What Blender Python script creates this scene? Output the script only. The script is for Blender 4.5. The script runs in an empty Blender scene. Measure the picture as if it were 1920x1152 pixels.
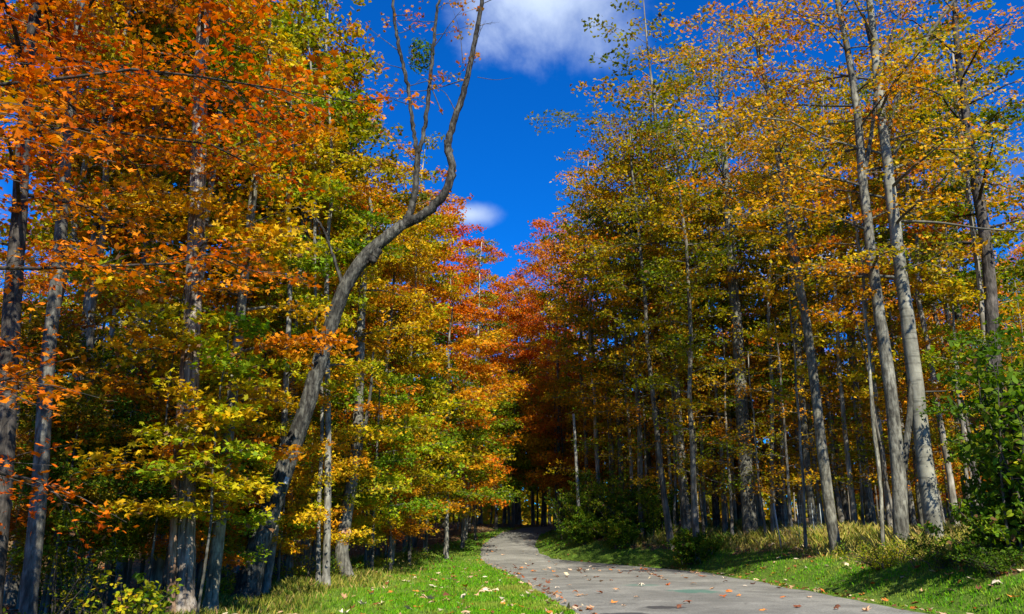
import bpy, math, numpy as np
from mathutils import Vector, Matrix, noise as mnoise
rad = math.radians
SC = bpy.context.scene
COL = SC.collection

# ------------------------------------------------------------------ camera, sky, sun, exposure
F = 1483.0 / 1920.0
PITCH = rad(15.96)
EYE = 1.6
cam_d = bpy.data.cameras.new("camera"); cam_d.sensor_width = 36.0; cam_d.lens = 36.0 * F
cam_d.clip_start = 0.1; cam_d.clip_end = 3000.0
cam = bpy.data.objects.new("camera", cam_d); COL.objects.link(cam)
cam.location = (0, 0, EYE); cam.rotation_euler = (math.pi / 2 + PITCH, 0, 0)
SC.camera = cam

SUN_AZ = rad(163)      # clockwise from +Y (the view direction): behind the camera, to its right
SUN_EL = rad(46)
to_sun = Vector((math.sin(SUN_AZ) * math.cos(SUN_EL), math.cos(SUN_AZ) * math.cos(SUN_EL), math.sin(SUN_EL)))
sun_d = bpy.data.lights.new("sun", 'SUN'); sun_d.energy = 5.0; sun_d.angle = rad(0.5); sun_d.color = (1.0, 0.94, 0.84)
sun = bpy.data.objects.new("sun", sun_d); COL.objects.link(sun)
sun.rotation_euler = to_sun.to_track_quat('Z', 'Y').to_euler(); sun.location = to_sun * 60

def pix_dir(u, v):
    dx = (u - 960) / 1483.0; dy = (576 - v) / 1483.0
    return np.array((dx, math.cos(PITCH) - dy * math.sin(PITCH), math.sin(PITCH) + dy * math.cos(PITCH)))

world = bpy.data.worlds.new("World"); SC.world = world; world.use_nodes = True
nt = world.node_tree; nt.nodes.clear()
def N(tree, typ, **kw):
    n = tree.nodes.new(typ)
    for k, v in kw.items():
        if k.startswith('i_'): n.inputs[k[2:].replace('_', ' ')].default_value = v
        else: setattr(n, k, v)
    return n
def L(tree, a, b): tree.links.new(a, b)
def math_node(tree, op, a, b=None, clamp=False):
    n = tree.nodes.new('ShaderNodeMath'); n.operation = op; n.use_clamp = clamp
    for i, x in enumerate((a, b)):
        if x is None: continue
        if isinstance(x, (int, float)): n.inputs[i].default_value = x
        else: tree.links.new(x, n.inputs[i])
    return n.outputs[0]
sky = N(nt, 'ShaderNodeTexSky', sky_type='NISHITA', sun_disc=False)
sky.sun_elevation = SUN_EL; sky.sun_rotation = SUN_AZ
sky.altitude = 300; sky.air_density = 1.0; sky.dust_density = 0.2; sky.ozone_density = 3.0
tint = N(nt, 'ShaderNodeMix', data_type='RGBA', blend_type='MULTIPLY')
tint.inputs[0].default_value = 1.0
tint.inputs[7].default_value = (0.015, 0.50, 1.22, 1)
L(nt, sky.outputs[0], tint.inputs[6])
geo = N(nt, 'ShaderNodeTexCoord')
nz = N(nt, 'ShaderNodeTexNoise'); nz.inputs['Scale'].default_value = 6.5; nz.inputs['Detail'].default_value = 7; nz.inputs['Roughness'].default_value = 0.58; nz.inputs['Distortion'].default_value = 0.15
L(nt, geo.outputs['Generated'], nz.inputs['Vector'])
acc = None
# (pixel of the cloud's middle, half width, half height, weight) - each a real place on the sky
for (cu, cv, s1, s2, wgt) in ((1012, -20, 0.145, 0.115, 1.1), (882, 402, 0.046, 0.020, 0.9), (590, 345, 0.07, 0.045, 1.1), (700, 400, 0.05, 0.03, .7),
                              (120, 900, 0.2, 0.08, .9), (1560, 480, 0.12, 0.05, .8), (1900, 760, 0.16, 0.05, .8), (760, -500, 0.3, 0.2, .9), (2600, 200, 0.3, 0.12, .9), (-700, 300, 0.3, 0.12, .9)):
    d = pix_dir(cu, cv); d /= np.linalg.norm(d)
    e1 = np.cross(d, (0, 0, 1)); e1 /= np.linalg.norm(e1); e2 = np.cross(e1, d)
    outs = []
    for e, s in ((e1, s1), (e2, s2), (d, 1)):
        vm = N(nt, 'ShaderNodeVectorMath', operation='DOT_PRODUCT'); vm.inputs[1].default_value = tuple(e / s)
        L(nt, geo.outputs['Generated'], vm.inputs[0]); outs.append(vm.outputs['Value'])
    r2 = math_node(nt, 'ADD', math_node(nt, 'MULTIPLY', outs[0], outs[0]), math_node(nt, 'MULTIPLY', outs[1], outs[1]))
    m = math_node(nt, 'SUBTRACT', 1.0, math_node(nt, 'SQRT', r2))
    m = math_node(nt, 'ADD', m, math_node(nt, 'MULTIPLY', math_node(nt, 'SUBTRACT', nz.outputs['Fac'], 0.5), 1.8))
    m = math_node(nt, 'MULTIPLY', m, 1.0, clamp=True)
    m = math_node(nt, 'MULTIPLY', m, math_node(nt, 'GREATER_THAN', outs[2], 0.2))
    m = math_node(nt, 'MULTIPLY', m, wgt, clamp=True)
    acc = m if acc is None else math_node(nt, 'MAXIMUM', acc, m)
ss = N(nt, 'ShaderNodeMapRange', interpolation_type='SMOOTHSTEP'); L(nt, acc, ss.inputs[0]); ss.inputs[4].default_value = 0.9
nz2 = N(nt, 'ShaderNodeTexNoise'); nz2.inputs['Scale'].default_value = 2.5; nz2.inputs['Detail'].default_value = 4
L(nt, geo.outputs['Generated'], nz2.inputs['Vector'])
cr = N(nt, 'ShaderNodeValToRGB'); cr.color_ramp.elements[0].position = .3; cr.color_ramp.elements[0].color = (2.6, 3.4, 4.9, 1)
cr.color_ramp.elements[1].position = .7; cr.color_ramp.elements[1].color = (6.4, 7.4, 9.0, 1)
L(nt, nz2.outputs['Fac'], cr.inputs[0])
mx = N(nt, 'ShaderNodeMix', data_type='RGBA'); L(nt, ss.outputs[0], mx.inputs[0]); L(nt, tint.outputs[2], mx.inputs[6]); L(nt, cr.outputs[0], mx.inputs[7])
bg = N(nt, 'ShaderNodeBackground'); bg.inputs[1].default_value = 0.085
L(nt, mx.outputs[2], bg.inputs[0])
wo = N(nt, 'ShaderNodeOutputWorld'); L(nt, bg.outputs[0], wo.inputs[0])

vs = SC.view_settings
vs.view_transform = 'Standard'; vs.look = 'None'; vs.exposure = 0.95; vs.gamma = 1.0; vs.use_curve_mapping = False
SC.cycles.max_bounces = 6; SC.cycles.transmission_bounces = 4; SC.cycles.diffuse_bounces = 3

# ------------------------------------------------------------------ helpers
def tag(o, label=None, cat=None, group=None, kind=None):
    if label: o['label'] = label
    if cat: o['category'] = cat
    if group: o['group'] = group
    if kind: o['kind'] = kind
    return o
def link(o, parent=None):
    COL.objects.link(o)
    if parent is not None: o.parent = parent
    return o
def empty(name, loc):
    o = bpy.data.objects.new(name, None); o.empty_display_size = .3; o.location = loc
    return link(o)
def sstep(a, b, x):
    t = np.clip((np.asarray(x, float) - a) / (b - a), 0, 1); return t * t * (3 - 2 * t)
def lin(r, g, b):
    f = lambda c: ((c / 255 + .055) / 1.055) ** 2.4 if c > 10 else c / 255 / 12.92
    return (f(r), f(g), f(b))

# ---- the lie of the land
LE_Y = [-60, 0, 17.4, 36, 41, 43, 47, 51, 56, 60, 64, 68, 73, 90]
LE_X = [7.8, 2.7, 1.26, -.3, -1.1, -1.6, -1.9, -1.85, -1.1, 0.0, 1.7, 5.0, 12., 40]
RE_Y = [-60, 0, 17.4, 30, 36, 39, 41, 42.6, 44, 46.5, 51, 56, 60, 63.5, 67, 71, 88]
RE_X = [15, 10.3, 8.8, 8.65, 8.3, 7.4, 6.0, 4.2, 2.6, 1.7, 1.45, 1.95, 3.0, 4.6, 8.5, 15, 42]
def path_edges(y): return np.interp(y, LE_Y, LE_X), np.interp(y, RE_Y, RE_X)
def terrain(x, y):
    x = np.asarray(x, float); y = np.asarray(y, float)
    le, re = path_edges(y)
    rise = 2.1 * sstep(38, 66, y)
    d = x - re
    bank = 1.5 * (1 - np.exp(-np.maximum(d - .25, 0) / 2.1)) * (1 - .75 * sstep(38, 66, y))
    dl = le - x
    drop = -.35 * sstep(5, 16, dl) * (1 - sstep(30, 55, y)) + .12 * sstep(.5, 3.5, dl) * sstep(24, 40, y)
    off = np.minimum(sstep(.3, 4, d) + sstep(.3, 4, dl), 1)
    bump = off * (.10 * np.sin(x * .55 + 1.3) * np.sin(y * .41) + .05 * np.sin(x * 1.3 + y * .9) + .03 * np.sin(x * 2.9 - y * 2.1))
    return rise + bank + drop + bump * (1 + .8 * sstep(6, 14, np.abs(x - (le + re) / 2)))
def tz(x, y): return float(terrain(x, y))
def PY(u, v, Y):
    d = pix_dir(u, v); t = Y / d[1]
    return np.array((d[0] * t, Y, EYE + d[2] * t))
def groundX(u, Y):
    x = (u - 960) / 1483 * Y / 1.04
    return x

# ---- mesh accumulators
class MB:
    """collects tubes and free faces; build() links them as one mesh object"""
    def __init__(s): s.v = []; s.f = []; s.n = 0
    def add(s, v, f):
        v = np.asarray(v, float); s.v.append(v)
        s.f += [tuple(int(i) + s.n for i in q) for q in f]; s.n += len(v)
    def tube(s, pts, rs, sides=8, cap=True, rough=0, seed=0, flute=0):
        pts = np.asarray(pts, float); rs = np.asarray(rs, float); n = len(pts)
        T = np.gradient(pts, axis=0); T /= np.linalg.norm(T, axis=1)[:, None] + 1e-9
        ref = np.array((1., 0, 0)) if abs(T[0][0]) < .9 else np.array((0, 1., 0))
        A = np.cross(T, ref); A /= np.linalg.norm(A, axis=1)[:, None]; B = np.cross(T, A)
        a = np.arange(sides) * 2 * math.pi / sides
        R = rs[:, None] * np.ones(sides)[None]
        if rough:
            g = np.random.default_rng(seed)
            k = g.normal(size=(max(3, n // 2 + 1), sides))
            kk = np.stack([np.interp(np.linspace(0, 1, n), np.linspace(0, 1, len(k)), k[:, j]) for j in range(sides)], 1)
            R = R * (1 + rough * kk)
        if flute:
            base = np.clip(1 - np.arange(n) / 6, 0, 1)[:, None]
            R = R * (1 + flute * base ** 2 * (.6 + .6 * np.cos(a * 4 + seed)[None]))
        V = pts[:, None] + R[..., None] * (np.cos(a)[None, :, None] * A[:, None] + np.sin(a)[None, :, None] * B[:, None])
        base = s.n; s.v.append(V.reshape(-1, 3)); s.n += n * sides
        for i in range(n - 1):
            for j in range(sides):
                k = (j + 1) % sides
                s.f.append((base + i * sides + j, base + i * sides + k, base + (i + 1) * sides + k, base + (i + 1) * sides + j))
        if cap:
            s.f.append(tuple(base + (n - 1) * sides + j for j in range(sides)))
            s.f.append(tuple(base + j for j in reversed(range(sides))))
    def mesh(s, name, mat, smooth=True):
        me = bpy.data.meshes.new(name)
        me.from_pydata(np.concatenate(s.v) if s.v else [], [], s.f)
        me.materials.append(mat)
        if smooth: me.polygons.foreach_set('use_smooth', [True] * len(me.polygons))
        me.update(); return me
    def build(s, name, mat, parent=None, smooth=True):
        return link(bpy.data.objects.new(name, s.mesh(name, mat, smooth)), parent)

def star(ar): return np.array([(r * math.cos(rad(a)), r * math.sin(rad(a))) for a, r in ar])
LEAF10 = star([(270, .22), (345, .66), (14, .50), (42, .95), (64, .56), (90, 1.05), (116, .56), (138, .95), (166, .50), (195, .66)])
LEAF6 = star([(270, .25), (8, .85), (52, .42), (90, 1.1), (128, .42), (172, .85)])
LEAF4 = star([(270, .8), (2, .62), (90, .95), (178, .62)])
OVAL = star([(270, 1.0), (315, .75), (0, .58), (40, .62), (70, .85), (90, 1.15), (110, .85), (140, .62), (180, .58), (225, .75)])

def leaf_verts(P, Nn, size, shape, rng, roll=None):
    """P,N (n,3), size (n,) -> (n,K,3)"""
    n = len(P); K = len(shape)
    Nn = Nn / (np.linalg.norm(Nn, axis=1)[:, None] + 1e-9)
    r = rng.normal(size=(n, 3)); r[:, 2] -= .6
    A = np.cross(Nn, r); A /= np.linalg.norm(A, axis=1)[:, None] + 1e-9
    B = np.cross(Nn, A)
    x = shape[:, 0]; y = shape[:, 1]
    cup = rng.uniform(-.15, .6, n); fold = rng.uniform(-.1, .55, n)
    z = -(x ** 2 + .5 * y ** 2)[None] * cup[:, None] + np.abs(x)[None] * fold[:, None]
    j = 1 + (rng.normal(0, .11, (n, K)) if K > 4 else rng.normal(0, .06, (n, K)))
    wd = rng.uniform(.72, 1.08, n)[:, None]
    return P[:, None] + size[:, None, None] * ((x[None] * j * wd)[..., None] * A[:, None] + (y[None] * j)[..., None] * B[:, None] + z[..., None] * Nn[:, None])

def mesh_from_polys(name, V, col, mat):
    """V (n,K,3) separate polygons with one colour each"""
    n, K, _ = V.shape
    me = bpy.data.meshes.new(name)
    me.vertices.add(n * K); me.vertices.foreach_set('co', V.astype(np.float32).ravel())
    me.loops.add(n * K); me.loops.foreach_set('vertex_index', np.arange(n * K, dtype=np.int32))
    me.polygons.add(n); me.polygons.foreach_set('loop_start', np.arange(n, dtype=np.int32) * K)
    me.update(calc_edges=True)
    c = np.ones((n, K, 4), np.float32); c[:, :, :3] = col[:, None]
    a = me.color_attributes.new('col', 'FLOAT_COLOR', 'POINT'); a.data.foreach_set('color', c.ravel())
    me.materials.append(mat); me.update()
    return me

# ------------------------------------------------------------------ materials
def new_mat(name):
    m = bpy.data.materials.new(name); m.use_nodes = True; t = m.node_tree; t.nodes.clear()
    return m, t
def leaf_material(name, trans=.36, rough=.6, attr=True):
    m, t = new_mat(name)
    oi = N(t, 'ShaderNodeObjectInfo')
    if attr:
        at = N(t, 'ShaderNodeAttribute', attribute_name='col')
        mu = N(t, 'ShaderNodeMix', data_type='RGBA', blend_type='MULTIPLY'); mu.inputs[0].default_value = 1
        L(t, at.outputs['Color'], mu.inputs[6]); L(t, oi.outputs['Color'], mu.inputs[7]); c = mu.outputs[2]
    else: c = oi.outputs['Color']
    tc = N(t, 'ShaderNodeTexCoord'); nn = N(t, 'ShaderNodeTexNoise'); nn.inputs['Scale'].default_value = 22; nn.inputs['Detail'].default_value = 2
    L(t, tc.outputs['Object'], nn.inputs['Vector'])
    mr = N(t, 'ShaderNodeMapRange'); L(t, nn.outputs['Fac'], mr.inputs[0]); mr.inputs[1].default_value = .3; mr.inputs[2].default_value = .7; mr.inputs[3].default_value = .78; mr.inputs[4].default_value = 1.15
    m2 = N(t, 'ShaderNodeMix', data_type='RGBA', blend_type='MULTIPLY'); m2.inputs[0].default_value = 1
    L(t, c, m2.inputs[6]); L(t, mr.outputs[0], m2.inputs[7]); c = m2.outputs[2]
    p = N(t, 'ShaderNodeBsdfPrincipled'); p.inputs['Roughness'].default_value = rough; p.inputs['Specular IOR Level'].default_value = .08
    L(t, c, p.inputs['Base Color'])
    tr = N(t, 'ShaderNodeBsdfTranslucent')
    hs = N(t, 'ShaderNodeHueSaturation'); hs.inputs['Saturation'].default_value = 1.12; hs.inputs['Value'].default_value = 1.25; L(t, c, hs.inputs['Color'])
    L(t, hs.outputs[0], tr.inputs['Color'])
    ms = N(t, 'ShaderNodeMixShader'); ms.inputs[0].default_value = trans; L(t, p.outputs[0], ms.inputs[1]); L(t, tr.outputs[0], ms.inputs[2])
    o = N(t, 'ShaderNodeOutputMaterial'); L(t, ms.outputs[0], o.inputs[0]); return m
M_LEAF = leaf_material('leaf_blades')
M_LEAF1 = leaf_material('single_leaf_blade', attr=False)
M_DRY = leaf_material('dry_leaf', trans=.1, rough=.65, attr=False)
M_DRYS = leaf_material('dry_leaf_litter', trans=.1, rough=.7)
M_GRASS = leaf_material('grass_blades', trans=.3, rough=.4)

def bark_material(name, dark, mid, light, vscale=(13, 13, 3.6), bump=.5, rings=0.0, patch=.5):
    m, t = new_mat(name)
    tc = N(t, 'ShaderNodeTexCoord'); mp = N(t, 'ShaderNodeMapping'); mp.inputs['Scale'].default_value = vscale
    L(t, tc.outputs['Object'], mp.inputs[0])
    n1 = N(t, 'ShaderNodeTexNoise'); n1.inputs['Scale'].default_value = 1.0; n1.inputs['Detail'].default_value = 7; n1.inputs['Roughness'].default_value = .62; n1.inputs['Distortion'].default_value = .4
    L(t, mp.outputs[0], n1.inputs['Vector'])
    n2 = N(t, 'ShaderNodeTexNoise'); n2.inputs['Scale'].default_value = 1.6; n2.inputs['Detail'].default_value = 5
    L(t, tc.outputs['Object'], n2.inputs['Vector'])
    cr = N(t, 'ShaderNodeValToRGB'); e = cr.color_ramp.elements
    e[0].position = .36; e[0].color = (*dark, 1); e[1].position = .62; e[1].color = (*light, 1)
    x = e.new(.5); x.color = (*mid, 1)
    L(t, n1.outputs['Fac'], cr.inputs[0])
    mr = N(t, 'ShaderNodeMapRange'); L(t, n2.outputs['Fac'], mr.inputs[0]); mr.inputs[1].default_value = .35; mr.inputs[2].default_value = .65; mr.inputs[3].default_value = 1 - patch; mr.inputs[4].default_value = 1.15
    mu = N(t, 'ShaderNodeMix', data_type='RGBA', blend_type='MULTIPLY'); mu.inputs[0].default_value = 1
    L(t, cr.outputs[0], mu.inputs[6]); L(t, mr.outputs[0], mu.inputs[7]); c = mu.outputs[2]
    h = n1.outputs['Fac']
    if rings:
        mp2 = N(t, 'ShaderNodeMapping'); mp2.inputs['Scale'].default_value = (1.2, 1.2, 9); L(t, tc.outputs['Object'], mp2.inputs[0])
        n3 = N(t, 'ShaderNodeTexNoise'); n3.inputs['Scale'].default_value = 1; n3.inputs['Detail'].default_value = 3; L(t, mp2.outputs[0], n3.inputs['Vector'])
        m3 = N(t, 'ShaderNodeMapRange'); L(t, n3.outputs['Fac'], m3.inputs[0]); m3.inputs[1].default_value = .56; m3.inputs[2].default_value = .64; m3.inputs[3].default_value = 1; m3.inputs[4].default_value = 1 - rings
        mu2 = N(t, 'ShaderNodeMix', data_type='RGBA', blend_type='MULTIPLY'); mu2.inputs[0].default_value = 1
        L(t, c, mu2.inputs[6]); L(t, m3.outputs[0], mu2.inputs[7]); c = mu2.outputs[2]
    oi = N(t, 'ShaderNodeObjectInfo')
    mu3 = N(t, 'ShaderNodeMix', data_type='RGBA', blend_type='MULTIPLY'); mu3.inputs[0].default_value = 1
    L(t, c, mu3.inputs[6]); L(t, oi.outputs['Color'], mu3.inputs[7]); c = mu3.outputs[2]
    p = N(t, 'ShaderNodeBsdfPrincipled'); p.inputs['Roughness'].default_value = .85; p.inputs['Specular IOR Level'].default_value = .2
    L(t, c, p.inputs['Base Color'])
    b = N(t, 'ShaderNodeBump'); b.inputs['Strength'].default_value = bump; b.inputs['Distance'].default_value = .03; L(t, h, b.inputs['Height']); L(t, b.outputs[0], p.inputs['Normal'])
    o = N(t, 'ShaderNodeOutputMaterial'); L(t, p.outputs[0], o.inputs[0]); return m
B_GREY = bark_material('grey_bark', (.085, .08, .06), (.19, .18, .14), (.31, .30, .235), rings=.2, bump=.8)
B_SMOOTH = bark_material('smooth_ringed_bark', (.20, .19, .15), (.29, .28, .22), (.36, .35, .28), vscale=(5, 5, 1.5), bump=.25, rings=.4, patch=.4)
B_ROUGH = bark_material('furrowed_bark', (.028, .026, .022), (.11, .105, .088), (.25, .245, .205), vscale=(13, 13, 4.2), bump=1.6, patch=.6)
B_SHAG = bark_material('shaggy_bark', (.07, .05, .035), (.22, .18, .13), (.40, .35, .27), vscale=(14, 14, 1.6), bump=1.0, patch=.45)
B_DARK = bark_material('dark_bark', (.03, .025, .02), (.075, .065, .05), (.14, .12, .095), bump=.7)
B_FAR = bark_material('distant_bark', (.08, .07, .05), (.17, .155, .115), (.28, .26, .20), vscale=(9, 9, 1.4), bump=.4)

def ground_material():
    m, t = new_mat('woodland_ground')
    at = N(t, 'ShaderNodeAttribute', attribute_name='lawn')
    tc = N(t, 'ShaderNodeTexCoord')
    def ns(sc, det=5, rough=.6):
        n = N(t, 'ShaderNodeTexNoise'); n.inputs['Scale'].default_value = sc; n.inputs['Detail'].default_value = det; n.inputs['Roughness'].default_value = rough
        L(t, tc.outputs['Object'], n.inputs['Vector']); return n.outputs['Fac']
    def ramp(fac, *st):
        r = N(t, 'ShaderNodeValToRGB'); e = r.color_ramp.elements
        e[0].position, e[0].color = st[0][0], (*st[0][1], 1); e[1].position, e[1].color = st[-1][0], (*st[-1][1], 1)
        for p_, c_ in st[1:-1]: e.new(p_).color = (*c_, 1)
        L(t, fac, r.inputs[0]); return r.outputs[0]
    g = ramp(ns(9, 8, .7), (.3, (.05, .06, .015)), (.46, (.07, .13, .012)), (.6, (.12, .19, .02)), (.72, (.17, .15, .04)))
    f = ramp(ns(7, 9, .75), (.3, (.03, .02, .01)), (.48, (.11, .07, .03)), (.6, (.20, .12, .045)), (.72, (.30, .18, .06)))
    fa = math_node(t, 'ADD', at.outputs['Fac'], math_node(t, 'MULTIPLY', math_node(t, 'SUBTRACT', ns(2.2, 6), .5), 1.2))
    mr = N(t, 'ShaderNodeMapRange'); L(t, fa, mr.inputs[0]); mr.inputs[1].default_value = .4; mr.inputs[2].default_value = .6
    mx = N(t, 'ShaderNodeMix', data_type='RGBA'); L(t, mr.outputs[0], mx.inputs[0]); L(t, f, mx.inputs[6]); L(t, g, mx.inputs[7])
    p = N(t, 'ShaderNodeBsdfPrincipled'); p.inputs['Roughness'].default_value = .9; p.inputs['Specular IOR Level'].default_value = .15
    L(t, mx.outputs[2], p.inputs['Base Color'])
    b = N(t, 'ShaderNodeBump'); b.inputs['Strength'].default_value = .8; b.inputs['Distance'].default_value = .06; L(t, ns(14, 8, .7), b.inputs['Height']); L(t, b.outputs[0], p.inputs['Normal'])
    o = N(t, 'ShaderNodeOutputMaterial'); L(t, p.outputs[0], o.inputs[0]); return m
def asphalt_material():
    m, t = new_mat('worn_asphalt')
    tc = N(t, 'ShaderNodeTexCoord')
    def ns(sc, det=5, rough=.6, vec=None):
        n = N(t, 'ShaderNodeTexNoise'); n.inputs['Scale'].default_value = sc; n.inputs['Detail'].default_value = det; n.inputs['Roughness'].default_value = rough
        L(t, vec or tc.outputs['Object'], n.inputs['Vector']); return n.outputs['Fac']
    r = N(t, 'ShaderNodeValToRGB'); e = r.color_ramp.elements
    e[0].position, e[0].color = .32, (.085, .083, .068, 1); e[1].position, e[1].color = .68, (.34, .33, .275, 1); e.new(.5).color = (.185, .18, .15, 1)
    mix = math_node(t, 'ADD', math_node(t, 'MULTIPLY', ns(26, 6, .85), .72), math_node(t, 'MULTIPLY', ns(1.1, 5, .6), .28))
    L(t, mix, r.inputs[0]); c = r.outputs[0]
    def mulc(c, f):
        q = N(t, 'ShaderNodeMix', data_type='RGBA', blend_type='MULTIPLY'); q.inputs[0].default_value = 1; L(t, c, q.inputs[6]); L(t, f, q.inputs[7]); return q.outputs[2]
    def mr_(f, a, b_, lo, hi):
        q = N(t, 'ShaderNodeMapRange'); L(t, f, q.inputs[0]); q.inputs[1].default_value = a; q.inputs[2].default_value = b_; q.inputs[3].default_value = lo; q.inputs[4].default_value = hi; return q.outputs[0]
    c = mulc(c, mr_(ns(.35, 4, .6), .4, .62, .72, 1.08)); c = mulc(c, mr_(ns(22, 2, .5), .60, .70, 1, .55))
    wv = N(t, 'ShaderNodeVectorMath', operation='ADD'); nn_ = N(t, 'ShaderNodeTexNoise'); nn_.inputs['Scale'].default_value = 1.6; nn_.inputs['Detail'].default_value = 6; L(t, tc.outputs['Object'], nn_.inputs['Vector'])
    L(t, tc.outputs['Object'], wv.inputs[0]); L(t, nn_.outputs['Color'], wv.inputs[1])
    vo = N(t, 'ShaderNodeTexVoronoi', feature='DISTANCE_TO_EDGE'); vo.inputs['Scale'].default_value = .33; L(t, wv.outputs[0], vo.inputs['Vector'])
    ck = math_node(t, 'MAXIMUM', mr_(vo.outputs['Distance'], .003, .009, .6, 1), mr_(ns(.5, 2), .45, .55, 0, 1)); c = mulc(c, ck)
    sep = N(t, 'ShaderNodeSeparateXYZ'); L(t, tc.outputs['Object'], sep.inputs[0])
    wob = ns(3, 4)
    for (x0, y0, sx, sy, colr, strg) in ((3.35, 18.6, .55, .42, (.035, .033, .03), .9), (2.35, 17.2, .55, .3, (.035, .033, .03), .9), (5.15, 23.6, .75, .75, (.02, .14, .09), .55), (4.1, 26.3, .6, .5, (.03, .15, .1), .4)):
        a = math_node(t, 'DIVIDE', math_node(t, 'SUBTRACT', sep.outputs[0], x0), sx); b_ = math_node(t, 'DIVIDE', math_node(t, 'SUBTRACT', sep.outputs[1], y0), sy)
        rr = math_node(t, 'SQRT', math_node(t, 'ADD', math_node(t, 'MULTIPLY', a, a), math_node(t, 'MULTIPLY', b_, b_)))
        mk = math_node(t, 'SUBTRACT', math_node(t, 'ADD', 1.0, math_node(t, 'MULTIPLY', math_node(t, 'SUBTRACT', wob, .5), 2.0)), rr)
        mk = math_node(t, 'MULTIPLY', math_node(t, 'MULTIPLY', mk, 4, clamp=True), strg)
        q = N(t, 'ShaderNodeMix', data_type='RGBA'); L(t, mk, q.inputs[0]); L(t, c, q.inputs[6]); q.inputs[7].default_value = (*colr, 1); c = q.outputs[2]
    p = N(t, 'ShaderNodeBsdfPrincipled'); p.inputs['Roughness'].default_value = .85; p.inputs['Specular IOR Level'].default_value = .3
    L(t, c, p.inputs['Base Color'])
    b = N(t, 'ShaderNodeBump'); b.inputs['Strength'].default_value = .6; b.inputs['Distance'].default_value = .01; L(t, ns(70, 3, .8), b.inputs['Height']); L(t, b.outputs[0], p.inputs['Normal'])
    o = N(t, 'ShaderNodeOutputMaterial'); L(t, p.outputs[0], o.inputs[0]); return m
def plain(name, c, rough=.6, metal=0):
    m, t = new_mat(name); p = N(t, 'ShaderNodeBsdfPrincipled'); p.inputs['Roughness'].default_value = rough; p.inputs['Metallic'].default_value = metal
    tc = N(t, 'ShaderNodeTexCoord'); n = N(t, 'ShaderNodeTexNoise'); n.inputs['Scale'].default_value = 40; L(t, tc.outputs['Object'], n.inputs['Vector'])
    mr = N(t, 'ShaderNodeMapRange'); L(t, n.outputs['Fac'], mr.inputs[0]); mr.inputs[3].default_value = .75; mr.inputs[4].default_value = 1.2
    mu = N(t, 'ShaderNodeMix', data_type='RGBA', blend_type='MULTIPLY'); mu.inputs[0].default_value = 1; mu.inputs[6].default_value = (*c, 1); L(t, mr.outputs[0], mu.inputs[7])
    L(t, mu.outputs[2], p.inputs['Base Color'])
    o = N(t, 'ShaderNodeOutputMaterial'); L(t, p.outputs[0], o.inputs[0]); return m

# ------------------------------------------------------------------ ground and path
def axis(lo, hi, fine_lo, fine_hi, step, growth=1.25):
    a = list(np.arange(fine_lo, fine_hi + 1e-6, step)); s = step
    x = fine_hi
    while x < hi: s *= growth; x += s; a.append(x)
    s = step; x = fine_lo; b = []
    while x > lo: s *= growth; x -= s; b.append(x)
    return np.array(b[::-1] + a)
def lawn_mask(x, y):
    le, re = path_edges(y)
    dl = le - x; dr = x - re
    wl = np.interp(y, [-20, 17, 26, 36, 43, 50, 58, 70], [9, 8.6, 6.6, 6.0, 4.6, 2.6, 1.3, 1.0])
    wr = np.interp(y, [-20, 17, 26, 36, 42, 47, 55, 64, 70], [2.0, 1.9, 1.9, 1.9, 1.9, 1.9, 2.2, 1.2, .8])
    wob = .35 * np.sin(y * 1.1) + .2 * np.sin(y * 2.7 + x) + .1 * np.sin(y * 6.1)
    return np.where(dl > 0, 1 - sstep(-.5, .6, dl - wl + wob), 1 - sstep(-.4, .6, dr - wr + wob))
xs = axis(-900, 900, -24, 24, .4); ys = axis(-200, 1200, 8, 76, .4)
X, Y = np.meshgrid(xs, ys)
Z = terrain(X, Y)
le, re = path_edges(Y)
inside = sstep(0, .25, X - le) * sstep(0, .25, re - X)
Z = Z - .05 * inside
ny, nx = X.shape
idx = np.arange(ny * nx).reshape(ny, nx)
faces = np.stack([idx[:-1, :-1], idx[:-1, 1:], idx[1:, 1:], idx[1:, :-1]], -1).reshape(-1, 4)
me = bpy.data.meshes.new('ground')
me.from_pydata(np.stack([X, Y, Z], -1).reshape(-1, 3), [], faces.tolist())
a = me.attributes.new('lawn', 'FLOAT', 'POINT'); a.data.foreach_set('value', lawn_mask(X, Y).astype(np.float32).ravel())
me.polygons.foreach_set('use_smooth', [True] * len(me.polygons))
me.materials.append(ground_material())
tag(link(bpy.data.objects.new('ground', me)), kind='structure')

yy = np.concatenate([np.arange(-60, 8, 2.), np.arange(8, 76, .35)]); K = 25
rng = np.random.default_rng(5)
el, er = path_edges(yy)
def smooth1(a, k=5): return np.convolve(np.pad(a, k // 2, mode='edge'), np.ones(k) / k, 'valid')
el = smooth1(el) + np.where(yy > 8, smooth1(rng.normal(0, .12, len(yy)), 3), 0); er = smooth1(er) + np.where(yy > 8, smooth1(rng.normal(0, .12, len(yy)), 3), 0)
s = np.linspace(0, 1, K)
PX = el[:, None] + (er - el)[:, None] * s[None]; PYY = np.repeat(yy[:, None], K, 1)
PZ = terrain(PX, PYY) + .012 + .02 * np.sin(np.pi * s)[None]
PZ[:, 0] -= .06; PZ[:, -1] -= .06
idx = np.arange(PX.size).reshape(PX.shape)
faces = np.stack([idx[:-1, :-1], idx[:-1, 1:], idx[1:, 1:], idx[1:, :-1]], -1).reshape(-1, 4)
me = bpy.data.meshes.new('path'); me.from_pydata(np.stack([PX, PYY, PZ], -1).reshape(-1, 3), [], faces.tolist())
me.polygons.foreach_set('use_smooth', [True] * len(me.polygons)); me.materials.append(asphalt_material())
tag(link(bpy.data.objects.new('path', me)), kind='structure')
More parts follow.
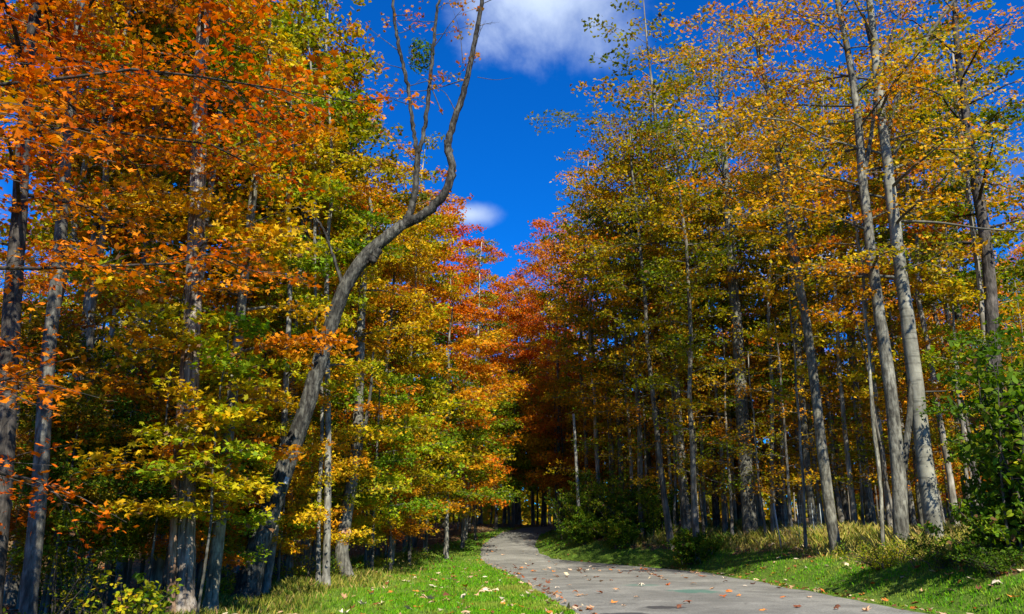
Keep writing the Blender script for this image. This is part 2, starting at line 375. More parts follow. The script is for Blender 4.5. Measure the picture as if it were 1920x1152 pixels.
def surf_z(x, y):
    le, re = path_edges(y); return np.where((x > le) & (x < re), terrain(x, y) + .03, terrain(x, y))

# ------------------------------------------------------------------ palettes (leaf colours of their own)
PAL = {
 'orange':  [(.54, .085, .004), (.62, .14, .005), (.66, .19, .006), (.66, .27, .008), (.46, .30, .010)],
 'amber':   [(.56, .12, .005), (.62, .20, .007), (.66, .29, .008), (.58, .34, .010), (.34, .28, .010)],
 'gold':    [(.60, .19, .006), (.66, .30, .008), (.64, .38, .010), (.48, .38, .012), (.22, .27, .010)],
 'lime':    [(.58, .33, .008), (.50, .40, .010), (.34, .37, .010), (.20, .29, .010), (.11, .21, .010)],
 'green':   [(.40, .32, .010), (.22, .27, .010), (.11, .19, .010), (.06, .13, .008), (.045, .10, .008)],
 'olive':   [(.56, .23, .006), (.46, .30, .008), (.30, .27, .008), (.18, .20, .008), (.09, .13, .008)],
 'rust':    [(.42, .085, .008), (.52, .14, .010), (.54, .22, .016), (.48, .28, .035), (.40, .30, .08)],
 'red':     [(.58, .085, .004), (.64, .12, .005), (.66, .16, .006), (.64, .19, .008), (.52, .24, .010)],
 'dull':    [(.34, .07, .006), (.38, .13, .008), (.34, .18, .008), (.20, .17, .008), (.12, .14, .008)],
 'tan':     [(.42, .22, .07), (.46, .28, .10), (.50, .34, .14), (.36, .18, .05)],
}
def pal_cols(pal, t, rng):
    p = np.array(PAL[pal]); k = np.clip(t, 0, .999) * (len(p) - 1); i = k.astype(int); f = (k - i)[:, None]
    c = p[i] * (1 - f) + p[np.minimum(i + 1, len(p) - 1)] * f
    return c * rng.uniform(.72, 1.18, len(t))[:, None] * (1 + rng.normal(0, .06, (len(t), 3)))

# ------------------------------------------------------------------ growing trees
UP = np.array((0, 0, 1.))
def interp_path(path, s):
    path = np.asarray(path, float)
    d = np.concatenate([[0], np.cumsum(np.linalg.norm(np.diff(path, axis=0), axis=1))]); d /= d[-1]
    return np.stack([np.interp(s, d, path[:, k]) for k in range(path.shape[1])], -1)
def smooth_path(path, n):
    """Catmull-Rom through the given points"""
    P = np.asarray(path, float)
    if len(P) < 3: return interp_path(P, np.linspace(0, 1, n))
    P = np.vstack([2 * P[0] - P[1], P, 2 * P[-1] - P[-2]])
    out = []
    seg = len(P) - 3; m = max(3, int(math.ceil(n / seg)))
    for i in range(seg):
        p0, p1, p2, p3 = P[i:i + 4]
        for t in np.linspace(0, 1, m, endpoint=False):
            out.append(.5 * ((2 * p1) + (-p0 + p2) * t + (2 * p0 - 5 * p1 + 4 * p2 - p3) * t * t + (-p0 + 3 * p1 - 3 * p2 + p3) * t ** 3))
    out.append(P[-2]); return np.array(out)

def grow(trunk, r0, r1, s0, Rmax, nl, rng, open_dir=None, open_k=.6, up=.55, twig_gap=.42, shape='oval', low_thin=1.0, droop=.25):
    """limbs and twigs for a trunk path. returns list of (limb_pts, limb_radii), twigs arrays a,d,len,hueseed"""
    limbs = []; TA = []; TD = []; TL = []; TT = []
    az0 = rng.uniform(0, 6.28)
    for i in range(nl):
        h = (i + rng.uniform(.1, .9)) / nl
        s = s0 + (1 - s0) * h * .985
        p = interp_path(trunk, np.array([s]))[0]
        az = az0 + i * 2.4 + rng.normal(0, .35)
        if shape == 'oval': prof = math.sin(math.pi * (.14 + .80 * h)) ** .75
        elif shape == 'cone': prof = (1 - h) ** .7 * .95 + .05
        elif shape == 'broad': prof = math.sin(math.pi * (.30 + .62 * h)) ** .6
        else: prof = math.sin(math.pi * (.05 + .88 * h)) ** .9
        ln = Rmax * max(.18, prof) * rng.uniform(.7, 1.2)
        if open_dir is not None: ln *= 1 + open_k * math.cos(az - open_dir)
        ln = max(ln, .4)
        dh = np.array((math.cos(az), math.sin(az), 0))
        rise = up * (.45 + .9 * h) * rng.uniform(.6, 1.3)
        n = 7; t = np.linspace(0, 1, n)[:, None]
        wob = np.cumsum(rng.normal(0, .045 * ln, (n, 3)), axis=0) * t
        pts = p + dh * ln * t + UP * (rise * ln * t * (1.15 - droop * 2 * t * t)) + wob
        rt = (r0 + (r1 - r0) * s) * rng.uniform(.26, .42)
        rt = min(rt, .012 * ln + .02)
        rr = rt * (1 - t[:, 0]) ** .8 + .006
        limbs.append((pts, rr))
        # twigs
        k = max(3, int(ln * .85 / twig_gap * 2))
        ss_ = np.linspace(.18, 1, k) + rng.normal(0, .03, k); ss_ = np.clip(ss_, .1, 1)
        a = interp_path(pts, ss_)
        side = np.where(np.arange(k) % 2 == 0, 1, -1) * rng.uniform(.5, 1.3, k)
        side[-1] = 0
        ang = az + side
        d = np.stack([np.cos(ang), np.sin(ang), rng.normal(.12, .22, k)], -1)
        tl = (.35 + .42 * ln * (1 - ss_ * .75)) * rng.uniform(.6, 1.25, k); tl = np.minimum(tl, 1.9)
        TA.append(a); TD.append(d); TL.append(tl); TT.append(np.clip(rng.normal(.5, .22) + rng.normal(0, .13, k), 0, 1))
    return limbs, np.concatenate(TA), np.concatenate(TD), np.concatenate(TL), np.concatenate(TT)

def twig_tubes(mb, TA, TD, TL, r=.008, sides=3, droop=.18):
    t = np.array([0, .5, 1.])
    for a, d, l in zip(TA, TD, TL):
        pts = a + d * (l * t)[:, None] - UP * (droop * l * t * t)[:, None]
        mb.tube(pts, [r, r * .7, r * .35], sides, cap=False)

def leaves_on(TA, TD, TL, TT, n, size, pal, rng, spread=.2, thick=.07, flat=.75, droop=.18, hue_up=0.0, zr=None, shape=None, brown=.04, hshift=0.0):
    w = TL / TL.sum()
    i = rng.choice(len(TL), n, p=w); s = rng.uniform(.1, 1.08, n)
    l = TL[i]; d = TD[i]
    lat = np.stack([-d[:, 1], d[:, 0], np.zeros(n)], -1)
    P = TA[i] + d * (l * s)[:, None] - UP * (droop * l * s * s)[:, None] + lat * rng.normal(0, spread, n)[:, None] + rng.normal(0, 1, (n, 3)) * np.array((.07, .07, thick))
    Nn = UP * flat + rng.normal(0, .55, (n, 3)) + lat * 0
    t = TT[i] + rng.normal(0, .13, n) + hshift
    if zr is not None: t = t + hue_up * (.5 - (P[:, 2] - zr[0]) / (zr[1] - zr[0]))
    c = pal_cols(pal, np.clip(t, 0, 1), rng)
    b = rng.random(n) < brown; c[b] = np.array((.16, .085, .035)) * rng.uniform(.7, 1.3, (b.sum(), 1))
    sz = size * rng.uniform(.6, 1.15, n)
    return P, Nn, sz, c

LEAF_MESH = {}
def leaf_template(kind):
    """a few shared leaf meshes (unit size) for leaves that are objects of their own"""
    if kind not in LEAF_MESH:
        out = []
        for k in range(5):
            g = np.random.default_rng(k + 40); sh = {'maple': LEAF10, 'oval': OVAL}[kind]
            cup = (.05, .2, .35, .5, -.1)[k]
            v = [(x + g.normal(0, .03), y + g.normal(0, .03), -cup * (x * x + .6 * y * y) + (.25 * cup * abs(x))) for x, y in sh]
            v.append((0, .1, .03))
            n = len(sh); f = [(i, (i + 1) % n, n) for i in range(n)]
            st = len(v); v += [(0, -.12 if kind == 'maple' else -1.0, 0), (.015, -.95 if kind == 'maple' else -1.5, -.18), (-.015, -.95 if kind == 'maple' else -1.5, -.18)]
            f.append((st, st + 1, st + 2))
            me = bpy.data.meshes.new(kind + '_leaf'); me.from_pydata(v, [], f); out.append(me)
        LEAF_MESH[kind] = out
    return LEAF_MESH[kind]
def basis(n, rng):
    n = n / np.linalg.norm(n); r = rng.normal(size=3); r[2] -= .6
    a = np.cross(n, r); a /= np.linalg.norm(a); b = np.cross(n, a)
    return Matrix(((a[0], b[0], n[0]), (a[1], b[1], n[1]), (a[2], b[2], n[2])))
def leaf_objects(P, Nn, sz, c, parent, rng, kind='maple', mat=None, name='leaf'):
    inv = parent.matrix_world.inverted() if parent is not None else None
    off = Vector(parent.location) if parent is not None else Vector((0, 0, 0))
    T = leaf_template(kind)
    for p, n, s_, cc in zip(P, Nn, sz, c):
        me = T[rng.integers(len(T))]
        if not me.materials: me.materials.append(mat or M_LEAF1)
        o = bpy.data.objects.new(name, me)
        m = basis(n, rng).to_4x4(); m = m @ Matrix.Diagonal((s_, s_, s_, 1)); m.translation = Vector(p) - off
        o.matrix_basis = m; o.color = (*cc, 1)
        COL.objects.link(o); o.parent = parent
CAMP = np.array((0, 0, EYE))
TREES = []       # (u of base, short landmark name or None, object, palette word, distance)
def u_of(x, y, z=0.5):
    d = np.array((x, y, z)) - CAMP
    fw = d[1] * math.cos(PITCH) + d[2] * math.sin(PITCH)
    return 960 + 1483 * d[0] / fw
def in_view_uv(P):
    d = P - CAMP; fw = d[:, 1] * math.cos(PITCH) + d[:, 2] * math.sin(PITCH); up = -d[:, 1] * math.sin(PITCH) + d[:, 2] * math.cos(PITCH)
    return 960 + 1483 * d[:, 0] / fw, 576 - 1483 * up / fw, fw

def hero(name, label, landmark, path, radii, bark, seed, s0=.4, R=3, nl=16, nleaf=9000, size=.075, pal='gold', shape=LEAF6, open_dir=None, open_k=.6,
         up=.5, cat='tree', single=0, flute=.22, sides=14, prof='oval', extra=(), tint=None, droop=.25, trunk_tint=(1, 1, 1), twig_gap=.42, hue_up=0., group=None, brown=.04, rough=.03, flat=.75, spread=.2, hshift=0.):
    """a tree with its own trunk line in world space: path = [(x,y,z)...], radii per point"""
    rng = np.random.default_rng(seed); size *= 1.62; nleaf = int(nleaf * (.72 if len(shape) == 10 else .85))
    path = np.asarray(path, float)
    base = path[0].copy()
    n = max(14, int(len(path) * 4))
    full = smooth_path(np.column_stack([path, radii]), n)
    tp, tr = full[:, :3], np.maximum(full[:, 3], .012)
    tp = tp + np.column_stack([rng.normal(0, .012, (len(tp), 2)), np.zeros(len(tp))]) * np.linspace(0, 1, len(tp))[:, None]
    root = empty(name, base); tag(root, label, cat, group)
    loc = lambda p: np.asarray(p) - base
    mb = MB(); bt = loc(tp); r_ = tr[0]; sl_ = (bt[1] - bt[0]) / np.linalg.norm(bt[1] - bt[0])
    hs = [h_ for h_ in (.12, .3, .6) if h_ < np.linalg.norm(bt[1] - bt[0]) * .9]
    bt = np.vstack([bt[0] - (0, 0, .5), bt[0]] + [bt[0] + sl_ * h_ for h_ in hs] + [bt[1:]]); br = np.concatenate([[r_ * 1.9, r_ * 1.42], [r_ * {.12: 1.25, .3: 1.12, .6: 1.04}[h_] for h_ in hs], tr[1:]])
    mb.tube(bt, br, sides, rough=rough, seed=seed, flute=flute)
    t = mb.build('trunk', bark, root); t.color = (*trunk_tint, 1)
    if nl:
        limbs, TA, TD, TL, TT = grow(tp, tr[0], tr[-1], s0, R, nl, rng, open_dir, open_k, up, shape=prof, droop=droop, twig_gap=twig_gap)
        for lp, lr in limbs:
            b = MB(); b.tube(loc(lp), lr, 6, cap=False)
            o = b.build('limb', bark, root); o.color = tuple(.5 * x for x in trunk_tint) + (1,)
        b = MB(); twig_tubes(b, loc(TA), TD, TL)
        tag(b.build('twigs', bark, root), kind='stuff')
        if nleaf:
            zr = (TA[:, 2].min(), TA[:, 2].max() + .1)
            P, Nn, sz, c = leaves_on(TA, TD, TL, TT, nleaf, size, pal, rng, hue_up=hue_up, zr=zr, brown=brown, flat=flat, spread=spread, hshift=hshift)
            if single:
                u, v, fw = in_view_uv(P)
                vis = (u > 5) & (u < 1915) & (v > 5) & (v < 1150)
                score = np.where(vis, fw, 1e9); o_ = np.argsort(score); k = o_[:single]
                leaf_objects(P[k], Nn[k], sz[k] * 1.05, c[k], root, rng)
                keep = np.ones(len(P), bool); keep[k] = False; P, Nn, sz, c = P[keep], Nn[keep], sz[keep], c[keep]
            V = leaf_verts(loc(P), Nn, sz, shape, rng)
            me = mesh_from_polys('crown', V, c, M_LEAF); o = link(bpy.data.objects.new('crown', me), root); o['kind'] = 'stuff'
            if tint: o.color = (*tint, 1)
    for (pp, r_a, r_b) in extra:      # explicit limbs
        q = smooth_path(pp, 14); b = MB(); b.tube(loc(q), np.linspace(r_a, r_b, len(q)), 8, rough=.03, seed=seed)
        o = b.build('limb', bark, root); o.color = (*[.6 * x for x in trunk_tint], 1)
    TREES.append((u_of(base[0], base[1]), landmark, root, pal, base[1]))
    return root, tp, rng

def trunk_px(pts, Y, base_u=None, top=None, dY=0):
    """world path from a traced trunk outline on the vertical plane at distance Y; the foot goes down to the ground, top extends above"""
    out = []
    m = len(pts)
    for i, (u, v) in enumerate(pts):
        out.append(PY(u, v, Y + dY * i / max(1, m - 1)))
    z = tz(out[0][0], out[0][1])
    if out[0][2] - z > .25: out.insert(0, np.array((out[0][0] + (out[0][0] - out[1][0]) * .1, out[0][1], z)))
    else: out[0][2] = z
    if top:
        d = out[-1] - out[-2]; d /= np.linalg.norm(d); d = d * .8 + UP * .35
        k = (top - out[-1][2]) / d[2]
        if k > 0: out.append(out[-1] + d * k * .5 + (.15, 0, 0)); out.append(out[-2] + d * k)
    return out
def taper(path, w0px, Y, top=.03, belly=1.0):
    """radii along a trunk whose foot measures w0px across in the photograph"""
    r0 = w0px / 1483 * (Y / 1.04) / 2
    p = np.asarray(path); d = np.concatenate([[0], np.cumsum(np.linalg.norm(np.diff(p, axis=0), axis=1))]); d /= d[-1]
    return list(np.maximum(r0 * .92 - top, .01) * (1 - d) ** (.8 * belly) + top)

# ------------------------------------------------------------------ named trees of the left side
W = math.pi
# dark trunk at the left frame edge
p = trunk_px([(-24, 1190), (4, 900), (16, 700), (36, 400), (56, 100)], 12.5, top=18)
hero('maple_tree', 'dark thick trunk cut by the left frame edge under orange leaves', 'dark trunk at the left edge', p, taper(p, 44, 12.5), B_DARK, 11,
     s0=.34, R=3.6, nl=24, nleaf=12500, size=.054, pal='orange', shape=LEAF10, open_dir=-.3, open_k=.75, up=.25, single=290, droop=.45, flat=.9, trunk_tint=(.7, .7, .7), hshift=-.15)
p = [(-8.3, 9.6, tz(-8.3, 9.6)), (-8.2, 9.6, 4), (-8.0, 9.8, 9), (-7.8, 10, 15)]
hero('maple_tree', 'nearest orange maple whose drooping sprays hang into the left side from outside the frame', None, p, [.13, .11, .08, .03], B_DARK, 10,
     s0=.13, R=3.5, nl=26, nleaf=11000, size=.047, pal='orange', shape=LEAF10, open_dir=.35, open_k=.45, up=.12, single=295, droop=.5, flat=1.1, prof='broad', hshift=-.1, hue_up=.5, spread=.16)
# grey trunk with pale scars, second from left
p = trunk_px([(52, 1150), (75, 900), (88, 700), (110, 480), (128, 250), (150, 20)], 15.5, top=22)
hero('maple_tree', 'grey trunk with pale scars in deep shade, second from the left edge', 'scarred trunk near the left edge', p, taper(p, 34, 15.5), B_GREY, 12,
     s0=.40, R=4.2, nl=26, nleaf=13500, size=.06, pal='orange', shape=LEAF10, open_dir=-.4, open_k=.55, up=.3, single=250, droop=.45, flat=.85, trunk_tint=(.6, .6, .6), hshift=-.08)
# shaggy thick trunk
p = trunk_px([(342, 1150), (348, 950), (355, 700), (368, 450), (374, 250), (380, 60)], 17.5, top=24)
hero('maple_tree', 'thick shaggy trunk with leaf shadows and reddish bark on its left side', 'thick shaggy trunk', p, taper(p, 44, 17.5, belly=.7), B_SHAG, 13,
     s0=.27, R=3.0, nl=22, nleaf=11000, size=.07, pal='gold', shape=LEAF10, open_dir=3.1, open_k=.3, up=.35, single=160, rough=.05, flute=.2)
p = trunk_px([(322, 1140), (326, 960), (334, 800), (345, 640)], 17.2, top=None)
hero('tree_trunk', 'slim reddish stem hugging the left side of the thick shaggy trunk', None, p, taper(p, 17, 17.2, belly=.5), B_SHAG, 14, nl=0, trunk_tint=(1.1, .8, .6), cat='tree stem')
# pale leaning slim trunk
p = trunk_px([(394, 1140), (412, 980), (428, 820), (446, 640), (462, 480), (478, 330), (488, 200)], 18.5, top=15.5)
hero('maple_tree', 'pale split trunk leaning right beside the thick shaggy trunk, yellow-green leaves', 'pale split trunk', p, taper(p, 27, 18.5, belly=.8), B_GREY, 15,
     s0=.20, R=2.3, nl=30, nleaf=13500, size=.068, pal='gold', shape=LEAF10, open_dir=-1.9, open_k=.25, up=.35, single=250, droop=.4, trunk_tint=(1.15, 1.15, 1.0), hue_up=-.7, hshift=.1)
for (u_, Y_, pal_, lab_, sd_, R_, hh_) in ((385, 16.6, 'lime', 'low yellow-green young maple between the shaggy trunk and the pale split trunk', 22, 1.35, 6.2), (285, 17.5, 'gold', 'low golden young maple just left of the shaggy trunk', 23, 2.0, 8)):
    x_ = groundX(u_, Y_); z_ = tz(x_, Y_); p = [(x_, Y_, z_), (x_ + .08, Y_, z_ + hh_ * .3), (x_ - .05, Y_ + .1, z_ + hh_ * .65), (x_ + .1, Y_, z_ + hh_)]
    hero('young_maple', lab_, None, p, [.03, .026, .02, .01], B_GREY, sd_, s0=.28, R=R_, nl=16, nleaf=5000, size=.066, pal=pal_, shape=LEAF10, up=.15, single=120, droop=.45, flat=1.0, prof='broad', sides=8, trunk_tint=(.6, .6, .55))
# the leaning tree with the bare crooked limbs
Yl = 21.0
def lp(pts, Y0, Y1): return [PY(u, v, Y0 + (Y1 - Y0) * i / (len(pts) - 1)) for i, (u, v) in enumerate(pts)]
trunk = lp([(458, 1122), (492, 1000), (535, 880), (574, 765), (608, 650), (640, 555), (676, 492), (716, 452), (756, 420)], Yl, Yl)
trunk[0][2] = tz(trunk[0][0], trunk[0][1])
rw = lambda w: w / 1483 * Yl / 1.0 / 2 * .80
lean, _, _ = hero('leaning_tree', 'big dark leaning tree with bare crooked limbs forking against the blue sky', 'big leaning tree', trunk, [rw(x) for x in (56, 47, 42, 38, 35, 33, 34, 31, 27)], B_ROUGH, 16, nl=0, sides=18, rough=.055, flute=.35, trunk_tint=(.62, .62, .58))
def limb_obj(pts, ws, seed, Y0=Yl, Y1=Yl):
    q = np.array(lp(pts, Y0, Y1)); full = smooth_path(np.column_stack([q, [rw(w) for w in ws]]), len(pts) * 7)
    g_ = np.random.default_rng(seed); full[:, 3] *= 1 + .16 * np.clip(g_.normal(0, 1, len(full)) - .9, 0, 2); full[:, :3] += g_.normal(0, .012, (len(full), 3))
    b = MB(); b.tube(full[:, :3] - np.array(lean.location), full[:, 3], 12, rough=.06, seed=seed)
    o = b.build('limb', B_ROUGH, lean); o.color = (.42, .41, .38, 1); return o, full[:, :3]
mainl, mp_ = limb_obj([(748, 426), (800, 398), (834, 362), (848, 318), (840, 272), (852, 225), (872, 165), (886, 100), (898, 40), (908, -30), (915, -120), (950, -220)], (25, 24, 22, 20, 18.5, 17, 15.5, 14, 12, 10, 7, 3), 1)
sec, sp_ = limb_obj([(756, 424), (772, 388), (780, 340), (783, 290)], (22, 18, 16, 14), 2)
l3, p3 = limb_obj([(783, 292), (774, 235), (764, 160), (748, 90), (738, 20), (735, -60), (728, -160)], (12, 10, 9.5, 9, 8, 6, 3), 3)
l4, p4 = limb_obj([(783, 292), (797, 235), (805, 160), (812, 90), (820, 20), (834, -50), (840, -150)], (12, 10.5, 10, 9, 7.5, 6, 3), 4)
l5, _ = limb_obj([(712, 452), (704, 474), (694, 492), (686, 486)], (20, 24, 20, 12), 5)          # broken stub
l6, p6 = limb_obj([(645, 545), (625, 480), (600, 420), (560, 380)], (10, 7, 5, 3), 6)
rng = np.random.default_rng(77)
b = MB(); TA = []; TD = []; TL = []
for src, n_, lo, hi in ((mp_, 9, .45, .95), (p3, 12, .2, 1), (p4, 15, .2, 1), (sp_, 2, .3, .9)):
    for s_ in np.linspace(lo, hi, n_):
        a_ = interp_path(src, np.array([s_]))[0]; az = rng.uniform(0, 6.28)
        ln = rng.uniform(.5, 1.5); dv = np.array((math.cos(az), .5 * math.sin(az), rng.uniform(-.1, .9)))
        t_ = np.linspace(0, 1, 5)[:, None]; q = a_ + dv * ln * t_ + np.cumsum(rng.normal(0, .05, (5, 3)), 0) * t_
        b.tube(q - np.array(lean.location), np.linspace(.016, .004, 5), 4, cap=False)
        for k in range(3):
            o_ = q[rng.integers(2, 5)]; TA.append(o_); TD.append(dv * .6 + rng.normal(0, .5, 3)); TL.append(rng.uniform(.2, .6))
for (pts, r_) in (([(870, 150), (800, 170), (730, 172), (650, 185)], .02), ([(895, 145), (930, 150), (960, 146)], .012), ([(830, 215), (800, 150), (775, 160)], .02), ([(858, 218), (835, 175), (812, 165)], .018), ([(868, 120), (862, 60), (850, 20)], .012)):
    q = np.array(lp(pts, Yl, Yl)); b.tube(smooth_path(q, 10) - np.array(lean.location), np.linspace(r_, .004, len(smooth_path(q, 10))), 4, cap=False)
TA, TD, TL = map(np.array, (TA, TD, TL))
twig_tubes(b, TA - np.array(lean.location), TD, TL, r=.006)
tag(b.build('twigs', B_DARK, lean), kind='stuff')
sel = np.arange(len(TA)) >= 27
P, Nn, sz, c = leaves_on(TA[sel], TD[sel], TL[sel], rng.uniform(.2, .8, sel.sum()), 900, .085, 'rust', rng, spread=.12, thick=.12, flat=.3)
leaf_objects(P[:280], Nn[:280], sz[:280], c[:280], lean, rng)
me = mesh_from_polys('crown', leaf_verts(P[280:] - np.array(lean.location), Nn[280:], sz[280:], LEAF10, rng), c[280:], M_LEAF); o = link(bpy.data.objects.new('crown', me), lean); o['kind'] = 'stuff'
ctr = PY(788, 105, Yl)      # green tangle of vine leaves between the two limbs
v = rng.normal(size=(420, 3)); v /= np.linalg.norm(v, axis=1)[:, None]; P = ctr + v * rng.uniform(.2, 1, (420, 1)) ** .5 * np.array((.42, .4, .62))
me = mesh_from_polys('vine_leaves', leaf_verts(P - np.array(lean.location), v + rng.normal(0, .5, v.shape), rng.uniform(.05, .09, 420), LEAF6, rng), pal_cols('green', rng.uniform(.4, 1, 420), rng), M_LEAF)
o = link(bpy.data.objects.new('vine_leaves', me), lean); o['kind'] = 'stuff'
# small tag nailed to the trunk
ax = PY(537, 901, Yl - .36); mb = MB()
def boxv(c, s):
    x, y, z = np.array(s) / 2; V = [(c[0] + i * x, c[1] + j * y, c[2] + k * z) for k in (-1, 1) for i, j in ((-1, -1), (1, -1), (1, 1), (-1, 1))]
    return V, [(0, 3, 2, 1), (4, 5, 6, 7), (0, 1, 5, 4), (1, 2, 6, 5), (2, 3, 7, 6), (3, 0, 4, 7)]
tagm = MB(); tagm.add(*boxv((0, 0, 0), (.10, .012, .17)))
tg = tagm.build('trail_tag', plain('white_tag', (.5, .52, .49), .5), lean, smooth=False); tg.location = Vector(ax) - lean.location; tg.rotation_euler = (0, rad(18), rad(8))
tg2 = MB(); tg2.add(*boxv((0, -.009, .01), (.035, .004, .07))); o = tg2.build('printed_mark', plain('grey_print', (.3, .33, .32), .5), tg, smooth=False)

# slim trunks right of the leaning tree
for i, (pts, Yd, w, nm) in enumerate((([(496, 1120), (520, 960), (533, 780), (545, 500), (540, 380)], 23, 15, 'slim grey trunk rising just right of the big leaning tree foot'),
                                   ([(545, 1085), (541, 960), (548, 700)], 25, 14, 'dim straight trunk behind the gold leaves right of the leaning tree'),
                                   ([(597, 1092), (598, 950), (604, 760), (590, 560)], 24, 9, 'thin pole trunk, left one of a close pair left of the scarred curved trunk'),
                                   ([(611, 1092), (614, 980), (615, 780), (612, 500)], 24, 15, 'straight pale trunk, right one of a close pair left of the scarred curved trunk'),
                                   ([(430, 1060), (432, 960), (440, 850), (452, 700)], 27, 11, 'dark slim trunk seen between the pale split trunk and the leaning tree'),
                                   ([(462, 1000), (466, 940), (476, 860), (505, 560), (508, 380)], 26, 9, 'thin light stem directly behind the foot of the big leaning tree'))):
    p = trunk_px(pts, Yd, top=16 + i % 3 * 1.5)
    hero('maple_tree', nm, nm if i == 3 and False else None, p, taper(p, w * 1.05, Yd), B_GREY, 30 + i, s0=.34, R=2.1, nl=15, nleaf=6000, size=.07,
         pal=('lime', 'gold', 'gold', 'lime', 'amber', 'lime')[i], open_dir=2.5, open_k=.3, up=.35, droop=.4, sides=10)
# curved trunk with sawn scar
p = trunk_px([(655, 1080), (641, 1040), (648, 975), (660, 900), (669, 830), (672, 760), (676, 640), (684, 480)], 27, top=14)
cut, _, _ = hero('maple_tree', 'curved trunk with a round sawn scar beside the lawn edge', 'curved trunk with the sawn scar', p, taper(p, 28, 27, belly=.7), B_GREY, 40, s0=.45, R=2.2, nl=16, nleaf=6500, size=.07, pal='gold', open_dir=2.6, open_k=.3, up=.35,
                 extra=(([PY(668, 870, 27), PY(682, 810, 26.9), (PY(694, 740, 26.8)), PY(700, 660, 26.7)], .09, .03),), trunk_tint=(.8, .8, .78))
mb = MB(); c0 = PY(649, 999, 26.72)
mb.tube([c0 + (0, .06, 0), c0 + (0, -.015, 0)], [.155, .145], 16); sc_ = mb.build('sawn_scar', plain('sawn_wood', (.55, .33, .18), .7), cut, smooth=False); sc_.location = -cut.location
sc_.data.transform(Matrix.Translation((0, 0, 0)))
mb = MB(); mb.tube([c0 + (0, -.0, 0), c0 + (0, -.022, 0)], [.08, .075], 14); o = mb.build('heartwood', plain('sawn_heartwood', (.40, .18, .09), .7), sc_, smooth=False)

